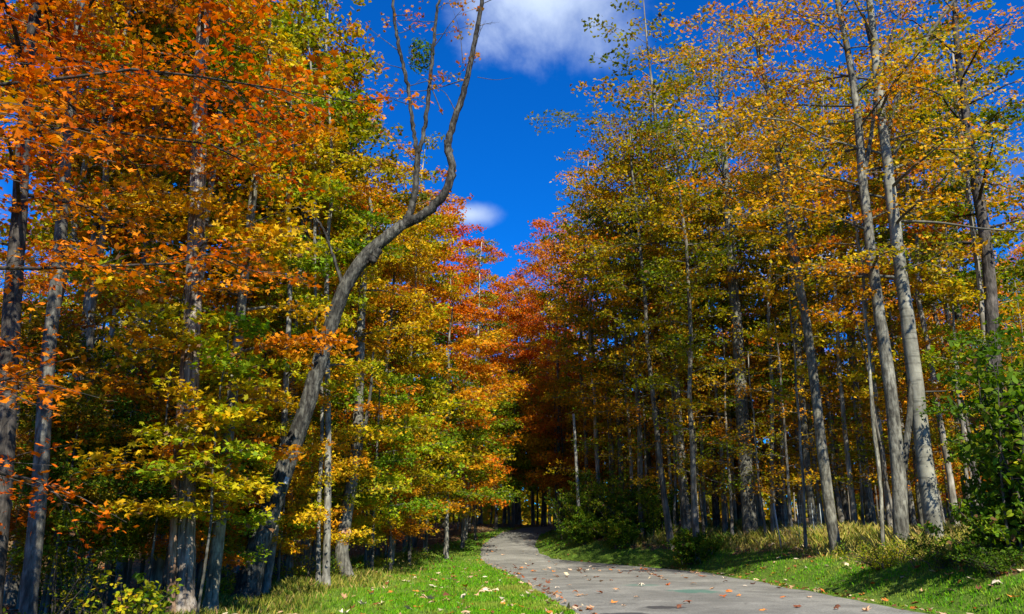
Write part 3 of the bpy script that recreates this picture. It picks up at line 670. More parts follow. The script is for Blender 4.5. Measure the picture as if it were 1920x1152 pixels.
# ------------------------------------------------------------------ named trees of the right side
RT = [  # label, landmark, traced line, distance, foot width px, top z, bark, s0, R, nl, nleaf, pal, open_dir, single, tint
 ('tall grey trunk with leaf shadows standing mid right, straight and clean', 'tall straight trunk mid right', [(1405, 975), (1393, 800), (1384, 640), (1372, 500), (1362, 350), (1352, 200), (1348, 60)], 40, 31, 29, B_GREY, .42, 5.6, 30, 19000, 'olive', 3.1, 100, (.75, .75, .72)),
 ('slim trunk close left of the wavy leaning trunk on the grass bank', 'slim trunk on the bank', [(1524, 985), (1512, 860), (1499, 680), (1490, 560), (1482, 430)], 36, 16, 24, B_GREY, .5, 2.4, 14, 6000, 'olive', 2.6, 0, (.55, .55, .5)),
 ('wavy slim trunk leaning left, its foot nearest the green verge', 'wavy trunk nearest the verge', [(1565, 1016), (1548, 900), (1527, 720), (1512, 610), (1484, 440), (1462, 310), (1446, 200), (1420, 90)], 29, 23, 24, B_GREY, .44, 3.4, 22, 12000, 'gold', 2.4, 150, (.8, .8, .75)),
 ('grey trunk further back between the wavy trunk and the two stout trunks', 'grey trunk further back', [(1625, 930), (1612, 820), (1600, 700), (1588, 560)], 38, 16, 24, B_GREY, .45, 3.2, 16, 8000, 'olive', 2.4, 0, (.7, .7, .65)),
 ('stout trunk with a side stem, left one of the two largest on the bank', 'stout trunk with the side stem', [(1690, 1002), (1684, 880), (1668, 720), (1650, 600), (1634, 480), (1618, 340), (1606, 200), (1588, 90), (1570, 0)], 25, 30, 24, B_GREY, .36, 4.0, 24, 15000, 'gold', 2.6, 200, (.8, .8, .75)),
 ('largest smooth ringed trunk on the grass bank, right of the stout one', 'largest ringed trunk', [(1752, 997), (1738, 900), (1722, 760), (1704, 620), (1688, 500), (1672, 380), (1660, 270), (1650, 200)], 25, 35, 25, B_SMOOTH, .34, 4.4, 26, 16000, 'gold', 2.8, 250, (.78, .78, .72)),
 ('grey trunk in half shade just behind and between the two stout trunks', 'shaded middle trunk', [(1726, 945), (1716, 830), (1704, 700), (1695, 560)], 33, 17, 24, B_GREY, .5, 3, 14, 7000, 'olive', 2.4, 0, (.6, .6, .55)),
 ('thin crooked pale stem left of the stout trunk, its top in leaves', None, [(1655, 1000), (1650, 900), (1636, 780), (1630, 660), (1622, 600)], 25.5, 9, 13, B_GREY, .55, 1.6, 10, 2200, 'amber', 2.4, 60, (1.2, 1.2, 1.1)),
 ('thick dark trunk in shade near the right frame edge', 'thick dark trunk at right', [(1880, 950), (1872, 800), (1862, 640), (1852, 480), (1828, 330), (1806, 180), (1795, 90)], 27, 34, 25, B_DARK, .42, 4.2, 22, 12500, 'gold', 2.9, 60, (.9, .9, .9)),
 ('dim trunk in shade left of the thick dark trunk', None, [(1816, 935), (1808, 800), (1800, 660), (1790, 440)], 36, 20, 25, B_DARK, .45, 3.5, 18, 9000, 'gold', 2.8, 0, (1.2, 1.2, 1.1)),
 ('dark straight trunk with leaves hiding its foot, left of the tall straight trunk', 'dark straight trunk', [(1342, 965), (1334, 800), (1326, 640), (1316, 480), (1300, 320)], 45, 13, 25, B_DARK, .42, 3.3, 20, 10000, 'olive', 2.6, 0, (1, 1, 1)),
 ('pale pinkish slim trunk just left of the tall straight trunk', None, [(1376, 945), (1370, 820), (1360, 650), (1352, 520)], 47, 10, 22, B_SMOOTH, .5, 2.2, 12, 4500, 'olive', 2.6, 0, (1.1, .95, .85)),
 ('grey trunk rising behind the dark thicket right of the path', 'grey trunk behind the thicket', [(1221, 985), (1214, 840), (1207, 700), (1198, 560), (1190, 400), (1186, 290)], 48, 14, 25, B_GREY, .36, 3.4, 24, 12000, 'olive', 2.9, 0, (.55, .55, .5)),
 ('thin whitish stem, left one of a pair beside the dark thicket', None, [(1262, 1002), (1256, 880), (1248, 740), (1240, 640)], 44, 8, 16, B_SMOOTH, .5, 1.6, 10, 2200, 'olive', 2.6, 0, (1, 1, .9)),
 ('thin whitish stem, right one of a pair beside the dark thicket', None, [(1281, 1002), (1274, 900), (1264, 780), (1258, 680)], 43, 7, 15, B_SMOOTH, .5, 1.6, 10, 2000, 'gold', 2.6, 0, (1, 1, .9)),
 ('slender trunk at the bend where the path disappears', 'slender trunk at the path bend', [(1049, 985), (1047, 850), (1046, 700), (1043, 600)], 58, 8, 24, B_GREY, .28, 4.2, 26, 12000, 'red', 3.2, 0, (.8, .8, .75)),
]
for i, (lab, lm, pts, Yd, w, top, bk, s0, R, nl, nlf, pal, od, sg, tint_) in enumerate(RT):
    p = trunk_px(pts, Yd, top=top)
    ex = ()
    if 'side stem' in lab: ex = (([PY(1693, 885, 25.0), PY(1700, 830, 24.9), PY(1706, 770, 24.9), PY(1710, 690, 25.0), PY(1708, 640, 25.1)], .12, .07),
                                 ([PY(1618, 345, 25.0), PY(1634, 250, 24.8), PY(1650, 130, 24.6), PY(1690, 20, 24.4)], .08, .04))
    if 'ringed' in lab: ex = (([PY(1660, 280, 25.5), PY(1680, 190, 25.3), PY(1720, 100, 25.0), PY(1790, 0, 24.6), PY(1840, -60, 24.4)], .09, .04),
                              ([PY(1712, 735, 25.4), PY(1735, 735, 25.0), PY(1790, 733, 24.4)], .045, .012),
                              ([PY(1680, 415, 25.4), PY(1760, 418, 24.6), PY(1850, 430, 23.6), PY(1930, 434, 23.0)], .05, .02),
                              ([PY(1672, 300, 25.4), PY(1700, 262, 25.0), PY(1760, 280, 24.4), PY(1830, 276, 23.8), PY(1890, 255, 23.4)], .05, .015),
                              ([PY(1650, 205, 25.5), PY(1640, 120, 25.4), PY(1620, 30, 25.4)], .09, .05))
    hero('maple_tree', lab, lm, p, taper(p, w, Yd, top=.035, belly=.85), bk, 60 + i, s0=s0, R=R, nl=nl, nleaf=int(nlf * .58), size=.063 if Yd < 40 else .082, pal=pal, open_dir=od, open_k=.45, up=.4,
         single=sg, sides=16 if w > 22 else 9, trunk_tint=tint_, droop=.35, extra=ex, hue_up=.35 if pal == 'amber' else 0, shape=LEAF10 if sg > 140 else LEAF6)
# snag and pole
p = trunk_px([(1858, 1012), (1846, 960), (1836, 915), (1822, 866)], 22.5)
hero('dead_snag', 'dark broken leaning snag standing in the tall grass near the right edge', None, p, [.10, .09, .085, .08, .07][:len(p)], B_DARK, 90, nl=0, cat='dead tree', flute=.1)
p = trunk_px([(1084, 935), (1080, 860), (1075, 776)], 47)
hero('dead_pole', 'pale dead pole without leaves standing behind the thicket by the path', None, p, [.11, .10, .09, .07][:len(p)], B_SMOOTH, 91, nl=0, cat='dead tree', flute=0)
p = trunk_px([(838, 1018), (839, 900), (840, 760), (842, 640)], 44, top=16)
hero('maple_tree', 'thin straight trunk with orange leaves left of the path', 'thin straight trunk left of the path', p, taper(p, 8, 44), B_GREY, 92, s0=.30, R=3.0, nl=18, nleaf=9000, size=.085, pal='amber', open_dir=-.6, open_k=.3, up=.3, sides=8)

# ------------------------------------------------------------------ lesser trees: prototypes, then copies sharing their meshes
def proto(seed, H, s0, R, nl, nleaf, size, pal, r0, prof='oval', lean_=.02, shape=LEAF4, up=.5, gap=.5, spread=.28, brown=.03):
    rng = np.random.default_rng(seed)
    n = 10; t = np.linspace(0, 1, n)
    tp = np.stack([np.cumsum(rng.normal(0, lean_, n)) * H / 10, np.cumsum(rng.normal(0, lean_, n)) * H / 10, t * H], -1); tp[:, :2] -= tp[0, :2]
    tr = r0 * (1 - t) ** .8 + .02
    mb = MB(); q = np.vstack([tp[0] - (0, 0, .5), tp]); rr = np.concatenate([[tr[0] * 1.4], tr]); rr[1] *= 1.2
    mb.tube(q, rr, 8, rough=.04, seed=seed)
    limbs, TA, TD, TL, TT = grow(tp, r0, .02, s0, R, nl, rng, up=up, shape=prof, twig_gap=gap)
    lb = MB()
    for lp_, lr in limbs: lb.tube(lp_, lr, 4, cap=False)
    twig_tubes(lb, TA, TD, TL, r=.010)
    P, Nn, sz, c = leaves_on(TA, TD, TL, TT, nleaf, size, pal, rng, spread=spread, thick=.11, brown=brown)
    return dict(trunk=mb.mesh('trunk', B_FAR), limbs=lb.mesh('limbs', B_FAR), crown=mesh_from_polys('crown', leaf_verts(P, Nn, sz, shape, rng), c, M_LEAF), H=H, pal=pal)
TALL = {k: [proto(200 + 7 * i + j, 24, .40 + .08 * j, 3.7, 24, 11500, .13, k, .15 + .03 * j, lean_=.03) for j in range(2)] for i, k in enumerate(('olive', 'amber', 'orange', 'gold', 'green', 'red'))}
UNDER = {k: [proto(300 + 7 * i + j, 8, .22, 2.3, 16, 6300, .108, k, .05, prof='broad', shape=LEAF6, up=.3, spread=.22) for j in range(2)] for i, k in enumerate(('gold', 'lime', 'amber', 'green', 'dull', 'red'))}
AIRY = {k: [proto(600 + 7 * i + j, 24, .24 + .12 * j, 3.5, 27, 6300, .125, k, .14 + .02 * j, lean_=.04, gap=.55) for j in range(2)] for i, k in enumerate(('olive', 'gold', 'amber', 'green', 'orange'))}
SLIM = {k: [proto(500 + 7 * i + j, 23, .24 + .14 * j, 2.3, 22, 4600, .125, k, .115, lean_=.045, gap=.6) for j in range(2)] for i, k in enumerate(('olive', 'gold', 'amber'))}
POLE = [proto(400 + j, 13, .5, 1.5, 9, 1100, .14, 'gold', .055, lean_=.05) for j in range(4)]
word = {'olive': 'olive-yellow', 'amber': 'amber', 'orange': 'orange', 'gold': 'golden', 'green': 'green', 'red': 'red-orange', 'lime': 'yellow-green', 'dull': 'brownish'}
NAMEOF = {'slim': 'slender_tree', 'tall': 'forest_tree', 'under': 'understory_tree', 'pole': 'sapling'}
def plant(pr, kind, x, y, scale, rot, rng, tint=(1, 1, 1), bark=(1, 1, 1), wide=1.0):
    le_, re_ = (float(q) for q in path_edges(y))
    if le_ - .7 < x < re_ + .7: x = le_ - .8 if x - le_ < re_ - x else re_ + .8
    root = empty(NAMEOF[kind], (x, y, tz(x, y) - .05)); root.rotation_euler = (rng.normal(0, .02), rng.normal(0, .02), rot); root.scale = (scale * wide, scale * wide, scale)
    for k in ('trunk', 'limbs', 'crown'):
        o = bpy.data.objects.new(k, pr[k]); COL.objects.link(o); o.parent = root
        if k == 'crown': o['kind'] = 'stuff'; o.color = (*tint, 1)
        else: o.color = (*bark, 1)
        if k == 'limbs': o['kind'] = 'stuff'
    TREES.append((u_of(x, y), None, root, pr['pal'], y)); root['_k'] = kind
    return root
R2 = np.random.default_rng(2024)
def jit(): 
    b = R2.uniform(.8, 1.15); return tuple(b * R2.uniform(.93, 1.07) for _ in range(3))
placed = [(t[2].location.x, t[2].location.y) for t in TREES]
# skyline and edge trees, one by one: (u, distance, scale, palette)
EDGE = [(778, 50, 0.93, 'red'), (832, 58, 1.03, 'orange'), (735, 42, .80, 'amber'), (890, 62, .93, 'orange'), (945, 69, .90, 'amber'), (1026, 66, 1.10, 'orange'), (1078, 60, 1.0, 'orange'), (975, 73, .97, 'orange'), (1000, 76, .95, 'amber'),
        (1122, 52, .96, 'gold'), (1168, 48, .98, 'olive'), (1205, 44, 1.02, 'gold'), (1258, 41, .98, 'olive'), (1300, 38, .98, 'olive'), (1145, 58, 1.05, 'gold'),
        (690, 36, .78, 'gold'), (640, 34, .85, 'gold'), (580, 32, .9, 'olive'), (520, 30, .9, 'amber'), (460, 33, .98, 'green'), (400, 28, .95, 'olive'), (300, 27, .98, 'green'), (240, 24, .92, 'amber'), (180, 26, 1.0, 'green'), (120, 22, .9, 'orange'), (40, 20, .85, 'dull' if False else 'olive'),
        (1288, 42.5, 1.36, 'olive'), (1240, 44.5, 1.2, 'gold'), (1460, 46, 1.05, 'olive'), (1590, 44, 1.05, 'olive'), (1700, 42, 1.0, 'gold'), (1820, 38, 1.0, 'amber'), (1910, 31, .95, 'green'), (1390, 50, 1.1, 'gold')]
for (u, Yd, sc_k, pal) in EDGE:
    x = groundX(u, Yd); plant((AIRY if u > 1050 else TALL)[pal][R2.integers(2)], 'tall', x, Yd, sc_k, R2.uniform(0, 6.28), R2, jit(), tuple([R2.uniform(.6, 1.1)] * 3)); placed.append((x, Yd))
SL = [(1100, 52, 'olive'), (1122, 49, 'gold'), (1150, 50, 'olive'), (1185, 46, 'olive'), (1242, 46, 'olive'), (1300, 43, 'amber'), (1322, 46, 'olive'), (1360, 42, 'olive'), (1428, 44, 'olive'), (1450, 39, 'gold'), (1472, 42, 'olive'), (1545, 39, 'olive'), (1582, 42, 'gold'), (1604, 35, 'olive'), (1640, 38, 'olive'), (1672, 34, 'gold'),
      (1715, 38, 'olive'), (1770, 35, 'olive'), (1795, 31, 'amber'), (1835, 33, 'olive'), (1905, 28, 'olive'), (1500, 46, 'olive'), (1405, 52, 'amber'), (1265, 52, 'olive'), (872, 53, 'olive'), (800, 47, 'olive'), (735, 38, 'gold'), (575, 28, 'olive'), (520, 26, 'olive'), (480, 28, 'amber'), (300, 21, 'olive'), (220, 22, 'olive'), (165, 19, 'gold'), (130, 24, 'olive')]
for (u, Yd, pal) in SL:
    x = groundX(u, Yd); plant(SLIM[pal][R2.integers(2)], 'slim', x, Yd, R2.uniform(.86, 1.1), R2.uniform(0, 6.28), R2, jit(), tuple([R2.uniform(.95, 1.8)] * 3)); placed.append((x, Yd))
# low leafy trees along both edges of the wood
LOW = [(470, 24, .9, 'gold'), (545, 25.5, 1.0, 'lime'), (590, 27, .95, 'gold'), (636, 30, 1.0, 'lime'), (700, 31, .95, 'lime'), (735, 35, 1.0, 'gold'), (770, 39, 1.1, 'lime'), (800, 43, 1.15, 'green'), (835, 46, 1.2, 'lime'), (868, 49, 1.45, 'amber'),
       (905, 53, 1.25, 'lime'), (880, 58, 1.5, 'green'), (930, 60, 1.5, 'lime'), (955, 65, 1.5, 'green'), (975, 62, 1.3, 'lime'), (1008, 70, 1.3, 'green'), (1042, 57, 1.3, 'amber'), (1012, 60, 1.5, 'gold'), (1075, 64, 1.2, 'dull'), (760, 46, 1.7, 'green'), (710, 42, 1.7, 'lime'), (650, 38, 1.6, 'lime'), (600, 35, 1.5, 'gold'),
       (430, 23, .75, 'lime'), (380, 25, 1.1, 'amber'), (330, 22, .85, 'gold'), (275, 21, .8, 'green'), (210, 19, .7, 'green'), (150, 20, .85, 'green'), (100, 17.5, .6, 'dull'), (240, 26, 1.3, 'dull'), (60, 19, .9, 'dull'), (10, 17, .8, 'dull'), (420, 30, 1.4, 'gold'), (480, 34, 1.6, 'green'), (540, 38, 1.6, 'green'),
       (1000, 69, 1.9, 'amber'), (1040, 70, 1.9, 'amber'), (968, 68, 1.7, 'lime'), (1022, 61, 1.0, 'gold'), (1062, 57, 1.2, 'amber'), (1092, 68, 1.8, 'amber'), (1130, 62, 1.6, 'gold'), (1180, 58, 1.6, 'amber'), (1230, 56, 1.5, 'gold'), (1272, 55, 1.5, 'amber'), (1300, 50, 1.3, 'gold'), (1350, 52, 1.3, 'amber'), (1420, 50, 1.4, 'amber'), (1480, 48, 1.2, 'gold'), (1540, 50, 1.4, 'amber'), (1610, 46, 1.2, 'gold'), (1690, 46, 1.3, 'amber'), (1760, 44, 1.2, 'gold'), (1830, 44, 1.3, 'amber'), (1895, 36, 1.2, 'green'), (1915, 24, .8, 'green'),
       (400, 22.5, .6, 'gold'), (500, 24.5, .6, 'gold'), (528, 24, .6, 'gold'), (585, 25, .6, 'gold'), (610, 28.5, .6, 'lime'), (655, 29, .55, 'gold'), (380, 20, .6, 'lime'), (320, 19, .6, 'amber'), (215, 17.5, .55, 'green'), (160, 18, .6, 'lime'), (250, 20, .7, 'gold'), (110, 17, .55, 'green'), (690, 33, .6, 'gold'), (725, 36, .7, 'amber'), (590, 31, .8, 'lime'), (530, 29, .8, 'lime'), (470, 27, .8, 'gold')]
for (u, Yd, sc_k, pal) in LOW:
    x = groundX(u, Yd); plant(UNDER[pal][R2.integers(2)], 'under', x, Yd, sc_k, R2.uniform(0, 6.28), R2, jit(), tuple([R2.uniform(.5, 1.0)] * 3), wide=1.05); placed.append((x, Yd))
SPARSE = {k: [proto(700 + 7 * i + j, 9, .18, 2.4, 14, 2100, .10, k, .05, prof='broad', shape=LEAF6, up=.3, spread=.2, lean_=.04) for j in range(2)] for i, k in enumerate(('gold', 'lime', 'amber'))}
for (u, Yd, sc_k, pal) in [(1125, 50, 1.2, 'gold'), (1175, 48, 1.1, 'lime'), (1215, 45, 1.2, 'gold'), (1268, 43, 1.2, 'lime'), (1320, 42, 1.1, 'gold'), (1372, 40, 1.2, 'amber'), (1435, 38, 1.0, 'lime'), (1485, 36, 1.1, 'gold'), (1555, 38, 1.2, 'lime'), (1620, 36, 1.0, 'gold'), (1700, 34, 1.1, 'lime'), (1770, 33, 1.0, 'gold'), (1845, 32, 1.1, 'amber'), (1530, 46, 1.5, 'gold'), (1400, 48, 1.5, 'lime'), (1300, 50, 1.5, 'gold'), (1660, 44, 1.5, 'gold'), (1050, 62, 1.6, 'amber')]:
    x = groundX(u, Yd); plant(SPARSE[pal][R2.integers(2)], 'under', x, Yd, sc_k, R2.uniform(0, 6.28), R2, jit(), tuple([R2.uniform(.6, 1.2)] * 3)); placed.append((x, Yd))
# the depth of the wood
def scatter(n, kind, ylo, yhi, mind, pals, scale, margin=1.5):
    k = 0; tries = 0
    while k < n and tries < 20000:
        tries += 1
        y = math.sqrt(R2.uniform(ylo ** 2, yhi ** 2)); x = R2.uniform(-.74, .74) * y
        le, re = path_edges(y); m = float(lawn_mask(x, y))
        if le - margin < x < re + margin or m > .02: continue
        if any((x - a) ** 2 + (y - b_) ** 2 < mind ** 2 for a, b_ in placed): continue
        placed.append((x, y)); k += 1
        side = x < (le + re) / 2
        pal = pals[0 if side else 1]; pal = pal[R2.integers(len(pal))]
        if kind == 'tall': pr = (TALL if side or y > 62 or pal not in AIRY else AIRY)[pal][R2.integers(2)]
        elif kind == 'under': pr = UNDER[pal][R2.integers(2)]
        else: pr = POLE[R2.integers(4)]
        plant(pr, kind, x, y, scale * R2.uniform(.8, 1.12), R2.uniform(0, 6.28), R2, jit(), tuple([R2.uniform(.55, 1.3)] * 3))
scatter(85, 'tall', 40, 110, 2.6, (('olive', 'amber', 'green', 'green', 'orange'), ('olive', 'olive', 'green', 'green', 'amber')), 1.0)
scatter(55, 'under', 34, 85, 1.8, (('gold', 'green', 'lime', 'dull'), ('amber', 'dull', 'green', 'lime')), 1.0)
scatter(150, 'pole', 22, 75, 1.0, (('x',), ('x',)), .9)
# labels for the lesser trees: counted off from the nearest named trunk
marks = sorted([(u, lm) for u, lm, *_ in TREES if lm])
cnt = {}
ORD = ['first', 'second', 'third', 'fourth', 'fifth', 'sixth', 'seventh', 'eighth', 'ninth', 'tenth', 'eleventh', 'twelfth', 'thirteenth', 'fourteenth', 'fifteenth', 'sixteenth', 'seventeenth', 'eighteenth', 'nineteenth', 'twentieth']
ORD += [t_ + '-' + o_ for t_ in ('twenty', 'thirty', 'forty') for o_ in ORD[:9]]
for u, lm, o, pal, y in sorted([t for t in TREES if t[2].get('_k')], key=lambda t: t[0]):
    k = o['_k']; del o['_k']
    lefts = [m for m in marks if m[0] <= u]; ref = lefts[-1][1] if lefts else None
    place = 'right of the ' + ref if ref else 'from the left edge'
    key = (k, pal if k != 'pole' else '', ref); cnt[key] = cnt.get(key, 0) + 1
    n_ = ORD[cnt[key] - 1]
    if k == 'tall': lab = f'tall {word[pal]} tree, {n_} {place}'; g = 'tall trees of the wood'; cat = 'tree'
    elif k == 'slim': lab = f'slender sparse {word[pal]} tree, {n_} {place}'; g = 'slender trunks along the wood edge'; cat = 'tree'
    elif k == 'under': lab = f'low {word[pal]} leafy tree, {n_} {place}'; g = 'low leafy trees under the canopy'; cat = 'small tree'
    else: lab = f'thin bare-stemmed sapling, {n_} {place}'; g = 'thin saplings in the wood'; cat = 'sapling'
    tag(o, lab, cat, g)

# ------------------------------------------------------------------ far wood as one mass
rng = np.random.default_rng(99)
n = 76000
y = np.sqrt(rng.uniform(88 ** 2, 150 ** 2, n)); x = rng.uniform(-.85, .85, n) * y
cx = np.round(x / 5) * 5; z = rng.uniform(0, 1, n) ** 1.9 * 17 * (1 + .15 * np.sin(cx * 1.7)) + terrain(x, y)
P = np.stack([x, y, z], -1)
t_ = .5 + .4 * np.sin(x * .31 + 2) * np.sin(y * .2) + rng.normal(0, .2, n)
me = mesh_from_polys('distant_wood', leaf_verts(P, UP * .5 + rng.normal(0, .6, (n, 3)), rng.uniform(.4, .75, n), LEAF4, rng), pal_cols('olive', np.clip(t_, 0, 1), rng), M_LEAF)
tag(link(bpy.data.objects.new('distant_wood', me)), 'distant mass of olive and amber wood closing the view between the trunks', 'woodland', kind='stuff')

# ------------------------------------------------------------------ bushes
def bush(name, label, x, y, w, h, n, pal, seed, size=.04, shape=LEAF6, stems=14, single=0, cat='bush', kind='oval', lean_=(0, 0), tlo=0., thi=1., top_bias=.55, group=None, bark=None):
    rng = np.random.default_rng(seed); z0 = tz(x, y); root = empty(name, (x, y, z0)); tag(root, label, cat, group)
    TA, TD, TL, TT = [], [], [], []
    mb = MB()
    for i in range(stems):
        az = i * 2.4 + rng.normal(0, .3); r = rng.uniform(.25, 1) * w / 2; hh = h * (1 - .45 * (2 * r / w) ** 2) * rng.uniform(.75, 1.1)
        t = np.linspace(0, 1, 6)[:, None]
        q = np.array((rng.normal(0, .1 * w), rng.normal(0, .1 * w), -.05)) + np.array((math.cos(az) * r, math.sin(az) * r, 0)) * t ** 1.4 + UP * hh * t + np.array((*lean_, 0)) * t * t * h + np.cumsum(rng.normal(0, .02 * h, (6, 3)), 0) * t
        mb.tube(q, np.linspace(.012 + .006 * h, .004, 6), 4, cap=False)
        kk = max(4, int(hh / .16))
        a = interp_path(q, np.linspace(.12, 1, kk)); g = rng.uniform(0, 6.28, kk)
        TA.append(a); TD.append(np.stack([np.cos(g), np.sin(g), rng.normal(.25, .25, kk)], -1)); TL.append(rng.uniform(.14, .38, kk) * (.6 + .25 * h)); TT.append(np.clip(rng.normal(.5, .2) + rng.normal(0, .1, kk), tlo, thi))
    TA, TD, TL, TT = map(np.concatenate, (TA, TD, TL, TT))
    twig_tubes(mb, TA, TD, TL, r=.004)
    o = mb.build('stems', bark or B_DARK, root); o['kind'] = 'stuff'
    P, Nn, sz, c = leaves_on(TA, TD, TL, TT, n, size, pal, rng, spread=.06, thick=.05, flat=.5, brown=.05)
    P[:, 2] = np.maximum(P[:, 2], .02)
    if single:
        wp = P + np.array((x, y, z0)); u, v, fw = in_view_uv(wp)
        vis = (u > 5) & (u < 1915) & (v > 5) & (v < 1150); k = np.argsort(np.where(vis, fw, 1e9))[:single]
        leaf_objects(P[k] + np.array((x, y, z0)), Nn[k], sz[k], c[k], root, rng, kind='oval' if kind == 'big' else 'maple')
        keep = np.ones(len(P), bool); keep[k] = False; P, Nn, sz, c = P[keep], Nn[keep], sz[keep], c[keep]
    me = mesh_from_polys('foliage', leaf_verts(P, Nn, sz, shape, rng), c, M_LEAF); o = link(bpy.data.objects.new('foliage', me), root); o['kind'] = 'stuff'
    return root
def hit(u, v):
    d = pix_dir(u, v); t = np.arange(8, 90, .05); g = CAMP[None] + d[None] * t[:, None]; k = np.argmax(g[:, 2] < terrain(g[:, 0], g[:, 1])); return float(g[k, 0]), float(g[k, 1])
# big green shrub at the right frame edge, close to the camera
bush('green_shrub', 'broad-leaved green shrub cut by the right frame edge', *hit(1932, 1052), 1.9, 5.3, 3600, 'green', 501, size=.10, shape=OVAL, stems=22, single=290, kind='big', tlo=.45)
bush('green_shrub', 'dark low part of shrubbery under the broad-leaved green shrub', *hit(1885, 1060), 2.4, 1.7, 3800, 'green', 502, size=.06, shape=OVAL, stems=18, tlo=.5)
bush('green_shrub', 'green shrub in shade between the snag and the broad-leaved shrub', *hit(1895, 1030), 2.2, 2.6, 4200, 'green', 503, size=.06, shape=OVAL, stems=18, tlo=.5)
# thicket at the right of the path, four bushes
TH = [(1082, 48.5, 3.6, 3.3, 'left end beside the path'), (1130, 46.5, 4.0, 3.7, 'second from its left end'), (1182, 44.8, 4.0, 3.6, 'middle'), (1232, 43.5, 3.6, 2.9, 'right end'), (1095, 45.3, 2.4, 1.8, 'low front by the grass'), (1160, 42.8, 2.6, 1.6, 'low front right'), (1300, 38, 2.4, 1.5, 'below the whitish pair of stems')]
for i, (u, Yd, w, h, wh) in enumerate(TH):
    bush('thicket_bush', f'dark green thicket bush, {wh}', groundX(u, Yd), Yd, w, h, 7500, 'green', 510 + i, size=.075, stems=30, tlo=.3, thi=.9, group='bushes of the dark thicket', shape=LEAF4)
# low juniper-like bush on the verge
bush('verge_bush', 'low spreading yellow-green bush below the stout trunks', *hit(1660, 1064), 2.6, .7, 4200, 'lime', 530, size=.028, stems=34, tlo=.4, shape=LEAF4)
bush('verge_bush', 'low dark bush right of the spreading yellow-green bush', *hit(1775, 1062), 2.8, .75, 3800, 'green', 531, size=.032, stems=30, tlo=.5, shape=LEAF4)
bush('verge_bush', 'dark bramble mound on the verge at the right frame edge', *hit(1885, 1072), 1.7, .6, 4200, 'green', 532, size=.035, stems=30, tlo=.6, shape=LEAF6)
# undergrowth at the left edge
bush('viburnum_sapling', 'small shrub with pinkish and bright green leaves before the shaggy trunk', groundX(262, 15.2), 15.2, 1.5, 1.15, 520, 'lime', 540, size=.06, shape=OVAL, stems=9, single=200, kind='big', tlo=.2)
bush('viburnum_sapling', 'bright green leafy sapling at the foot of the shaggy trunk', groundX(300, 15.6), 15.6, .8, 1.15, 260, 'green', 541, size=.06, shape=OVAL, stems=5, single=120, kind='big', tlo=.2, thi=.7)
bush('seedling', 'bright green seedling in the lower left corner', groundX(45, 14.6), 14.6, .5, .4, 70, 'green', 542, size=.06, shape=OVAL, stems=3, single=70, kind='big', tlo=.1, thi=.5, cat='plant')
LB = [(150, 17, 'left of the pinkish shrub'), (560, 25, 'right of the leaning tree foot'), (620, 27, 'at the foot of the close pair of trunks'), (700, 33, 'behind the curved trunk'), (770, 40, 'left of the thin straight trunk'), (420, 22, 'behind the pale split trunk'), (90, 20, 'deep shade at the left')]
for i, (u, Yd, wh) in enumerate(LB):
    bush('undergrowth_bush', f'low green undergrowth bush {wh}', groundX(u, Yd), Yd, 1.8, .8 if i != 6 and i != 0 else 1.8, 1800, ('green', 'lime')[i % 2], 550 + i, size=.045, stems=16, group='low bushes at the wood edge')

# ------------------------------------------------------------------ wire cage with a pale post on the bank
def wire_cage():
    x, y = groundX(1490, 33), 33; z = tz(x, y); root = empty('wire_fence', (x, y, z)); tag(root, 'low wire mesh fence with a pale slanting post on the bank', 'fence')
    mw = plain('galvanised_wire', (.32, .36, .34), .5, .6); mpst = plain('pale_wood_post', (.34, .32, .27), .8)
    pts = [(-.55, .1), (.1, -.25), (.75, -.1), (1.25, .35)]; H = 1.5
    for i, (a, b_) in enumerate(pts):
        m_ = MB(); m_.tube([(a, b_, -.2), (a - (.16 if i == 0 else 0), b_, H + .1)], [.030 if i == 0 else .012] * 2, 8); m_.build('post', mpst if i == 0 else mw, root)
    m_ = MB()
    for (a, b_), (c_, d_) in zip(pts[:-1], pts[1:]):
        for h in np.linspace(.05, H, 10): m_.tube([(a, b_, h), (c_, d_, h)], [.0022] * 2, 3, cap=False)
        for s_ in np.linspace(0, 1, 7)[1:-1]: m_.tube([(a + (c_ - a) * s_, b_ + (d_ - b_) * s_, 0), (a + (c_ - a) * s_, b_ + (d_ - b_) * s_, H)], [.002] * 2, 3, cap=False)
    tag(m_.build('wire_mesh', mw, root), kind='stuff')
wire_cage()

# ------------------------------------------------------------------ grass
def vnoise(x, y, sc, seed):
    g = np.random.default_rng(seed).random((64, 64)); X_ = np.asarray(x) / sc + 500; Y_ = np.asarray(y) / sc + 500
    i, j = np.floor(X_).astype(int), np.floor(Y_).astype(int); fx, fy = X_ - i, Y_ - j; fx = fx * fx * (3 - 2 * fx); fy = fy * fy * (3 - 2 * fy)
    a = lambda p, q: g[(i + p) % 64, (j + q) % 64]
    return (a(0, 0) * (1 - fx) + a(1, 0) * fx) * (1 - fy) + (a(0, 1) * (1 - fx) + a(1, 1) * fx) * fy
def blades(name, label, P, H, Wd, col, rng, lean_=.35):
    n = len(P); az = rng.uniform(0, 6.28, n); d = np.stack([np.cos(az), np.sin(az), np.zeros(n)], -1)
    lz = rng.uniform(0, 6.28, n); l = np.stack([np.cos(lz), np.sin(lz), np.zeros(n)], -1) * (rng.uniform(0, 1, n) * lean_ * H)[:, None]
    V = np.stack([P - d * Wd[:, None] / 2, P + d * Wd[:, None] / 2, P + d * Wd[:, None] * .35 + l * .35 + UP * (H * .6)[:, None], P + l + UP * H[:, None]], 1)
    me = mesh_from_polys(name, V, col, M_GRASS); return tag(link(bpy.data.objects.new(name, me)), label, 'grass', kind='stuff')
rng = np.random.default_rng(7)
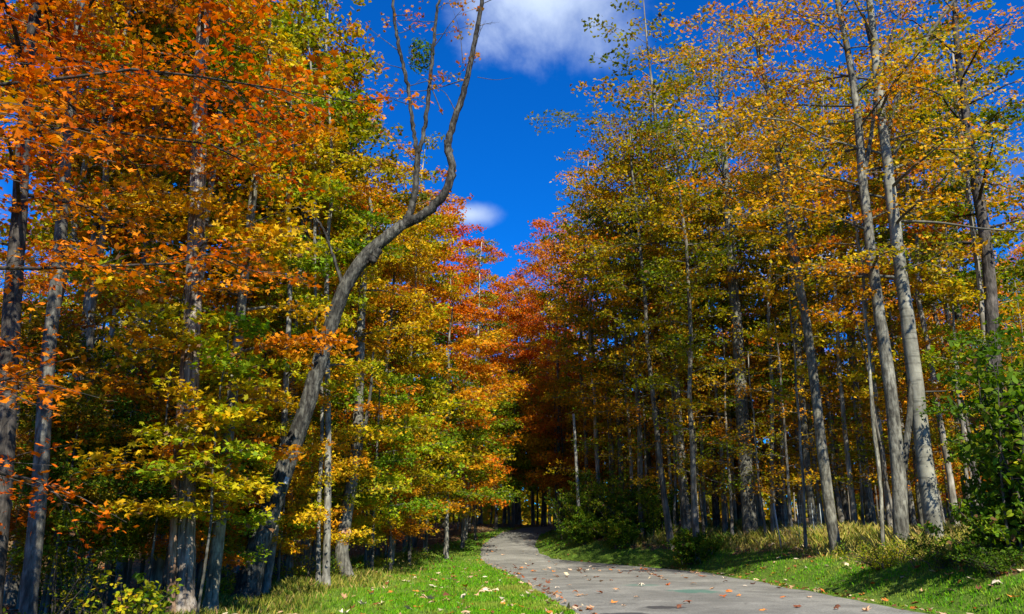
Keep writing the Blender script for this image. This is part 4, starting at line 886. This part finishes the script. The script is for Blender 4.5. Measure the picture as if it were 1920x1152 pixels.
n = 440000; y = rng.uniform(13.5, 62, n); keep = rng.random(n) < (15 / y) ** 1.3; y = y[keep]; x = rng.uniform(-.62, .66, len(y)) * y
m = lawn_mask(x, y); le, re = path_edges(y); ok = (rng.random(len(y)) < m) & ((x < le + .03) | (x > re - .03)) ; x, y = x[ok], y[ok]; n = len(x)
patch = vnoise(x, y, .9, 1) * .6 + vnoise(x, y, .3, 2) * .4
H = (.035 + .035 * patch + rng.uniform(0, .03, n)) * (1 + .3 * (y / 30)); P = np.stack([x, y, terrain(x, y) - .01], -1)
g = np.array([(.07, .22, .006), (.12, .32, .008), (.18, .38, .010), (.26, .34, .02)]); c = g[rng.choice(4, n, p=(.3, .4, .22, .08))] * rng.uniform(.75, 1.15, (n, 1)); dryp = sstep(.5, .75, vnoise(x, y, 1.7, 9) * .65 + vnoise(x, y, .5, 10) * .35)[:, None] * .8; c = c * (1 - dryp) + np.array((.30, .30, .05)) * dryp
le, re = path_edges(y); yel = sstep(3.5, 7.5, (le - x) + rng.normal(0, .8, n)); c = c * (1 - yel * .6)[:, None] + np.array((.26, .26, .05)) * (yel * .6)[:, None]
blades('grass', 'short bright green mown grass on both sides of the path', P, H, .012 * (1 + y / 16), c, rng, .8)
# tall dry grass on the right bank
n = 170000; y = rng.uniform(15, 48, n); x = rng.uniform(6, 34, n); u_ = (x / y)
le, re = path_edges(y); d = x - re; dens = sstep(1.5, 2.4, d) * (1 - .85 * sstep(12, 20, d)) * sstep(.2, .55, vnoise(x, y, 1.1, 3) * .6 + vnoise(x, y, .4, 4) * .4); ok = (rng.random(n) < dens) & (u_ < .72); x, y = x[ok], y[ok]; n = len(x); d = d[ok]
H = rng.uniform(.15, .6, n) * (.35 + .65 * sstep(1.4, 3.6, d)) * (.55 + .8 * vnoise(x, y, 1.6, 5)); P = np.stack([x, y, terrain(x, y) - .02], -1)
g = np.array([(.52, .44, .11), (.42, .37, .06), (.22, .26, .03), (.12, .19, .02), (.55, .37, .13)]); c = g[rng.choice(5, n, p=(.28, .26, .22, .14, .10))] * rng.uniform(.75, 1.15, (n, 1))
blades('tall_grass', 'tall straw-coloured grass and weeds covering the right bank', P, H, .010 * (1 + y / 20), c, rng, .75)
# rough grass along the left wood edge
n = 60000; y = rng.uniform(13.5, 44, n); le, re = path_edges(y)
wl = np.interp(y, [-20, 17, 26, 36, 43, 50], [9, 8.6, 6.6, 6.0, 4.6, 2.6]); x = le - wl + rng.normal(0, .8, n); P = np.stack([x, y, terrain(x, y) - .02], -1)
ok = (y < 36) | (rng.random(n) < .5); P = P[ok]; n = len(P)
H = rng.uniform(.06, .3, n) * (.4 + vnoise(P[:, 0], P[:, 1], .8, 12)); c = g[rng.choice(5, n, p=(.10, .2, .34, .3, .06))] * rng.uniform(.6, 1.0, (n, 1))
blades('rough_grass', 'rough yellowing grass along the left edge of the wood', P, H, .009 * (1 + P[:, 1] / 18), c, rng, .7)
# clump of long green grass by the verge and weed stalks
cx, cy = groundX(1330, 40), 40; n = 900; a = rng.uniform(0, 6.28, n); r = np.sqrt(rng.random(n)) * 1.2; x = cx + np.cos(a) * r * 1.4; y = cy + np.sin(a) * r
P = np.stack([x, y, terrain(x, y) - .02], -1); c = np.array((.10, .18, .02)) * rng.uniform(.6, 1.4, (n, 1))
blades('grass_clump', 'clump of long bright green grass on the verge below the whitish stems', P, rng.uniform(.2, .5, n), np.full(n, .022), c, rng, .9)

# ------------------------------------------------------------------ fallen leaves
rng = np.random.default_rng(31)
FC = {'tan': [(.50, .30, .16), (.42, .24, .12), (.55, .36, .22)], 'orange': [(.50, .15, .03), (.55, .20, .04), (.42, .10, .02)], 'reddish brown': [(.22, .07, .03), (.28, .09, .04), (.16, .06, .03)], 'pale': [(.58, .47, .28), (.6, .5, .36)]}
names = list(FC)
def fall(x, y, size, where, wt):
    T = leaf_template('maple_dry')
    k = names[rng.choice(4, p=wt)]; cc = np.array(FC[k][rng.integers(len(FC[k]))]) * rng.uniform(.8, 1.15)
    o = bpy.data.objects.new('fallen_leaf', T[rng.integers(len(T))])
    m = (Matrix.Rotation(rng.uniform(0, 6.28), 4, 'Z') @ Matrix.Rotation(rng.normal(0, .28) + (math.pi if rng.random() < .4 else 0), 4, 'X')) @ Matrix.Diagonal((size, size, size, 1))
    lo_ = min((m.to_3x3() @ v.co).z for v in o.data.vertices)
    m.translation = (x, y, float(surf_z(x, y)) - lo_ + (.004 if where == 'path' else .02)); o.matrix_basis = m; o.color = (*cc, 1); COL.objects.link(o)
    e_l, e_r = path_edges(y)
    big = 'large' if size > .155 else 'small' if size < .13 else 'middling'
    dist = 'nearest part' if y < 21 else 'middle stretch' if y < 29 else 'far stretch'
    if where == 'path':
        f_ = (x - e_l) / (e_r - e_l); zone = f'near the left edge of the path, {dist}' if f_ < .25 else f'near the right edge of the path, {dist}' if f_ > .75 else f'on the middle of the path, {dist}'
        if (x - 3.35) ** 2 + (y - 18.6) ** 2 < 1.7: zone = 'beside the dark stain on the path'
        if (x - 5.15) ** 2 + (y - 23.6) ** 2 < 2.5: zone = 'beside the green paint mark on the path'
        if 33 < y: zone = 'in the leaf drift where the path narrows'
    elif where == 'left': zone = ('in the lawn close to the path edge, ' if e_l - x < 1.2 else 'in the lawn between path and wood, ' if e_l - x < 4.5 else 'in the rough grass near the leaning tree side, ') + dist
    else: zone = ('on the right verge close to the path, ' if x - e_r < .9 else 'on the right verge below the tall grass, ') + dist
    lab = f'{big} {k} maple leaf {zone}'
    0 and {'path': f'{k} curled maple leaf lying on the grey path', 'left': f'{k} maple leaf lying in the grass left of the path', 'right': f'{k} maple leaf lying on the green verge right of the path'}[where]
    tag(o, lab, 'fallen leaf', f'{k} fallen leaves ' + {'path': 'on the path', 'left': 'on the left grass', 'right': 'on the right verge'}[where])
out = []
for k in range(6):
    g_ = np.random.default_rng(k + 140); cup = (.15, .45, .7, .9, -.3, .6)[k]; V = []
    for x, y in LEAF10: V.append((x + g_.normal(0, .06), y + g_.normal(0, .06), cup * (x * x * .9 + .5 * y * y) + g_.normal(0, .07)))
    V.append((0, .1, 0)); f = [(i, (i + 1) % 10, 10) for i in range(10)]; V += [(-.02, -.1, 0), (.02, -.1, 0), (.05, -.9, .15)]; f.append((11, 12, 13))
    me = bpy.data.meshes.new('dry_leaf'); me.from_pydata(V, [], f); me.materials.append(M_DRY); out.append(me)
LEAF_MESH['maple_dry'] = out
spots = []
# leaves traced on the path in the photograph
for (u, v) in ((1087, 1118), (1045, 1103) , (1097, 1117), (1078, 1112), (1127, 1113), (1028, 1099), (1068, 1099), (1106, 1089), (1250, 1098), (1284, 1085), (1300, 1096), (1355, 1120), (1386, 1119), (1334, 1105), (1397, 1100), (1290, 1133), (1274, 1141), (1106, 1142), (1150, 1131), (1158, 1109), (1205, 1100), (1218, 1086), (1235, 1082), (1367, 1111), (1432, 1145), (1470, 1122), (1515, 1121), (1462, 1104), (1590, 1120), (1570, 1143), (1145, 1090), (1020, 1087), (1110, 1143), (1168, 1138), (1360, 1085), (1410, 1096), (1190, 1120), (1500, 1140), (1620, 1146), (1540, 1112)):
    d = pix_dir(u, v); t = (EYE - .03) / -d[2]; spots.append((d[0] * t, d[1] * t))
for x, y in spots: fall(x, y, rng.uniform(.10, .165), 'path', (.4, .3, .2, .1))
k = 0
while k < 75:      # drift of leaves where the path narrows
    y = rng.normal(35.5, 4.0); x = rng.uniform(-1, 8.4); le, re = path_edges(y)
    if not (le + .1 < x < re - .1) or y > 46 or y < 22: continue
    fall(x, y, rng.uniform(.10, .165), 'path', (.35, .2, .35, .1)); k += 1
k = 0
while k < 130:
    y = 15 + 18 * rng.random() ** 1.4; le, re = path_edges(y); x = le - rng.random() * 8
    if x / y < -.6: continue
    fall(x, y, rng.uniform(.10, .18), 'left', (.4, .28, .07, .25)); k += 1
k = 0
while k < 65:
    y = 15 + 18 * rng.random() ** 1.3; le, re = path_edges(y); x = re + rng.random() ** .8 * 2.8
    if x / y > .66: continue
    fall(x, y, rng.uniform(.10, .17), 'right', (.3, .35, .15, .2)); k += 1
# the rest, past counting
n = 26000; y = rng.uniform(13, 75, n); x = rng.uniform(-.7, .7, n) * y; le, re = path_edges(y); lm_ = lawn_mask(x, y)
inp = (x > le) & (x < re); edge_ = np.minimum(np.abs(x - le), np.abs(x - re)); pr = np.where(inp, .05 * (y > 30) + .6 * (edge_ < .45), np.where(lm_ > .5, .15 + .6 * (edge_ < .35), .9)); ok = rng.random(n) < pr; x, y = x[ok], y[ok]; n = len(x)
P = np.stack([x, y, surf_z(x, y) + .03], -1); allc = np.array([c_ for k_ in names for c_ in FC[k_]]); c = allc[rng.integers(len(allc), size=n)] * rng.uniform(.5, 1., (n, 1))
me = mesh_from_polys('leaf_litter', leaf_verts(P, UP + rng.normal(0, .25, (n, 3)), rng.uniform(.07, .14, n), LEAF6, rng), c, M_DRYS)
tag(link(bpy.data.objects.new('leaf_litter', me)), 'litter of small dry leaves over the woodland floor and path edges', 'leaf litter', kind='stuff')

tri = sum(sum(p.loop_total - 2 for p in m.polygons) if len(m.polygons) < 200 else len(m.loops) - 2 * len(m.polygons) for m in bpy.data.meshes)
print('unique tris', tri, 'objects', len(bpy.data.objects), 'trees', len(TREES))
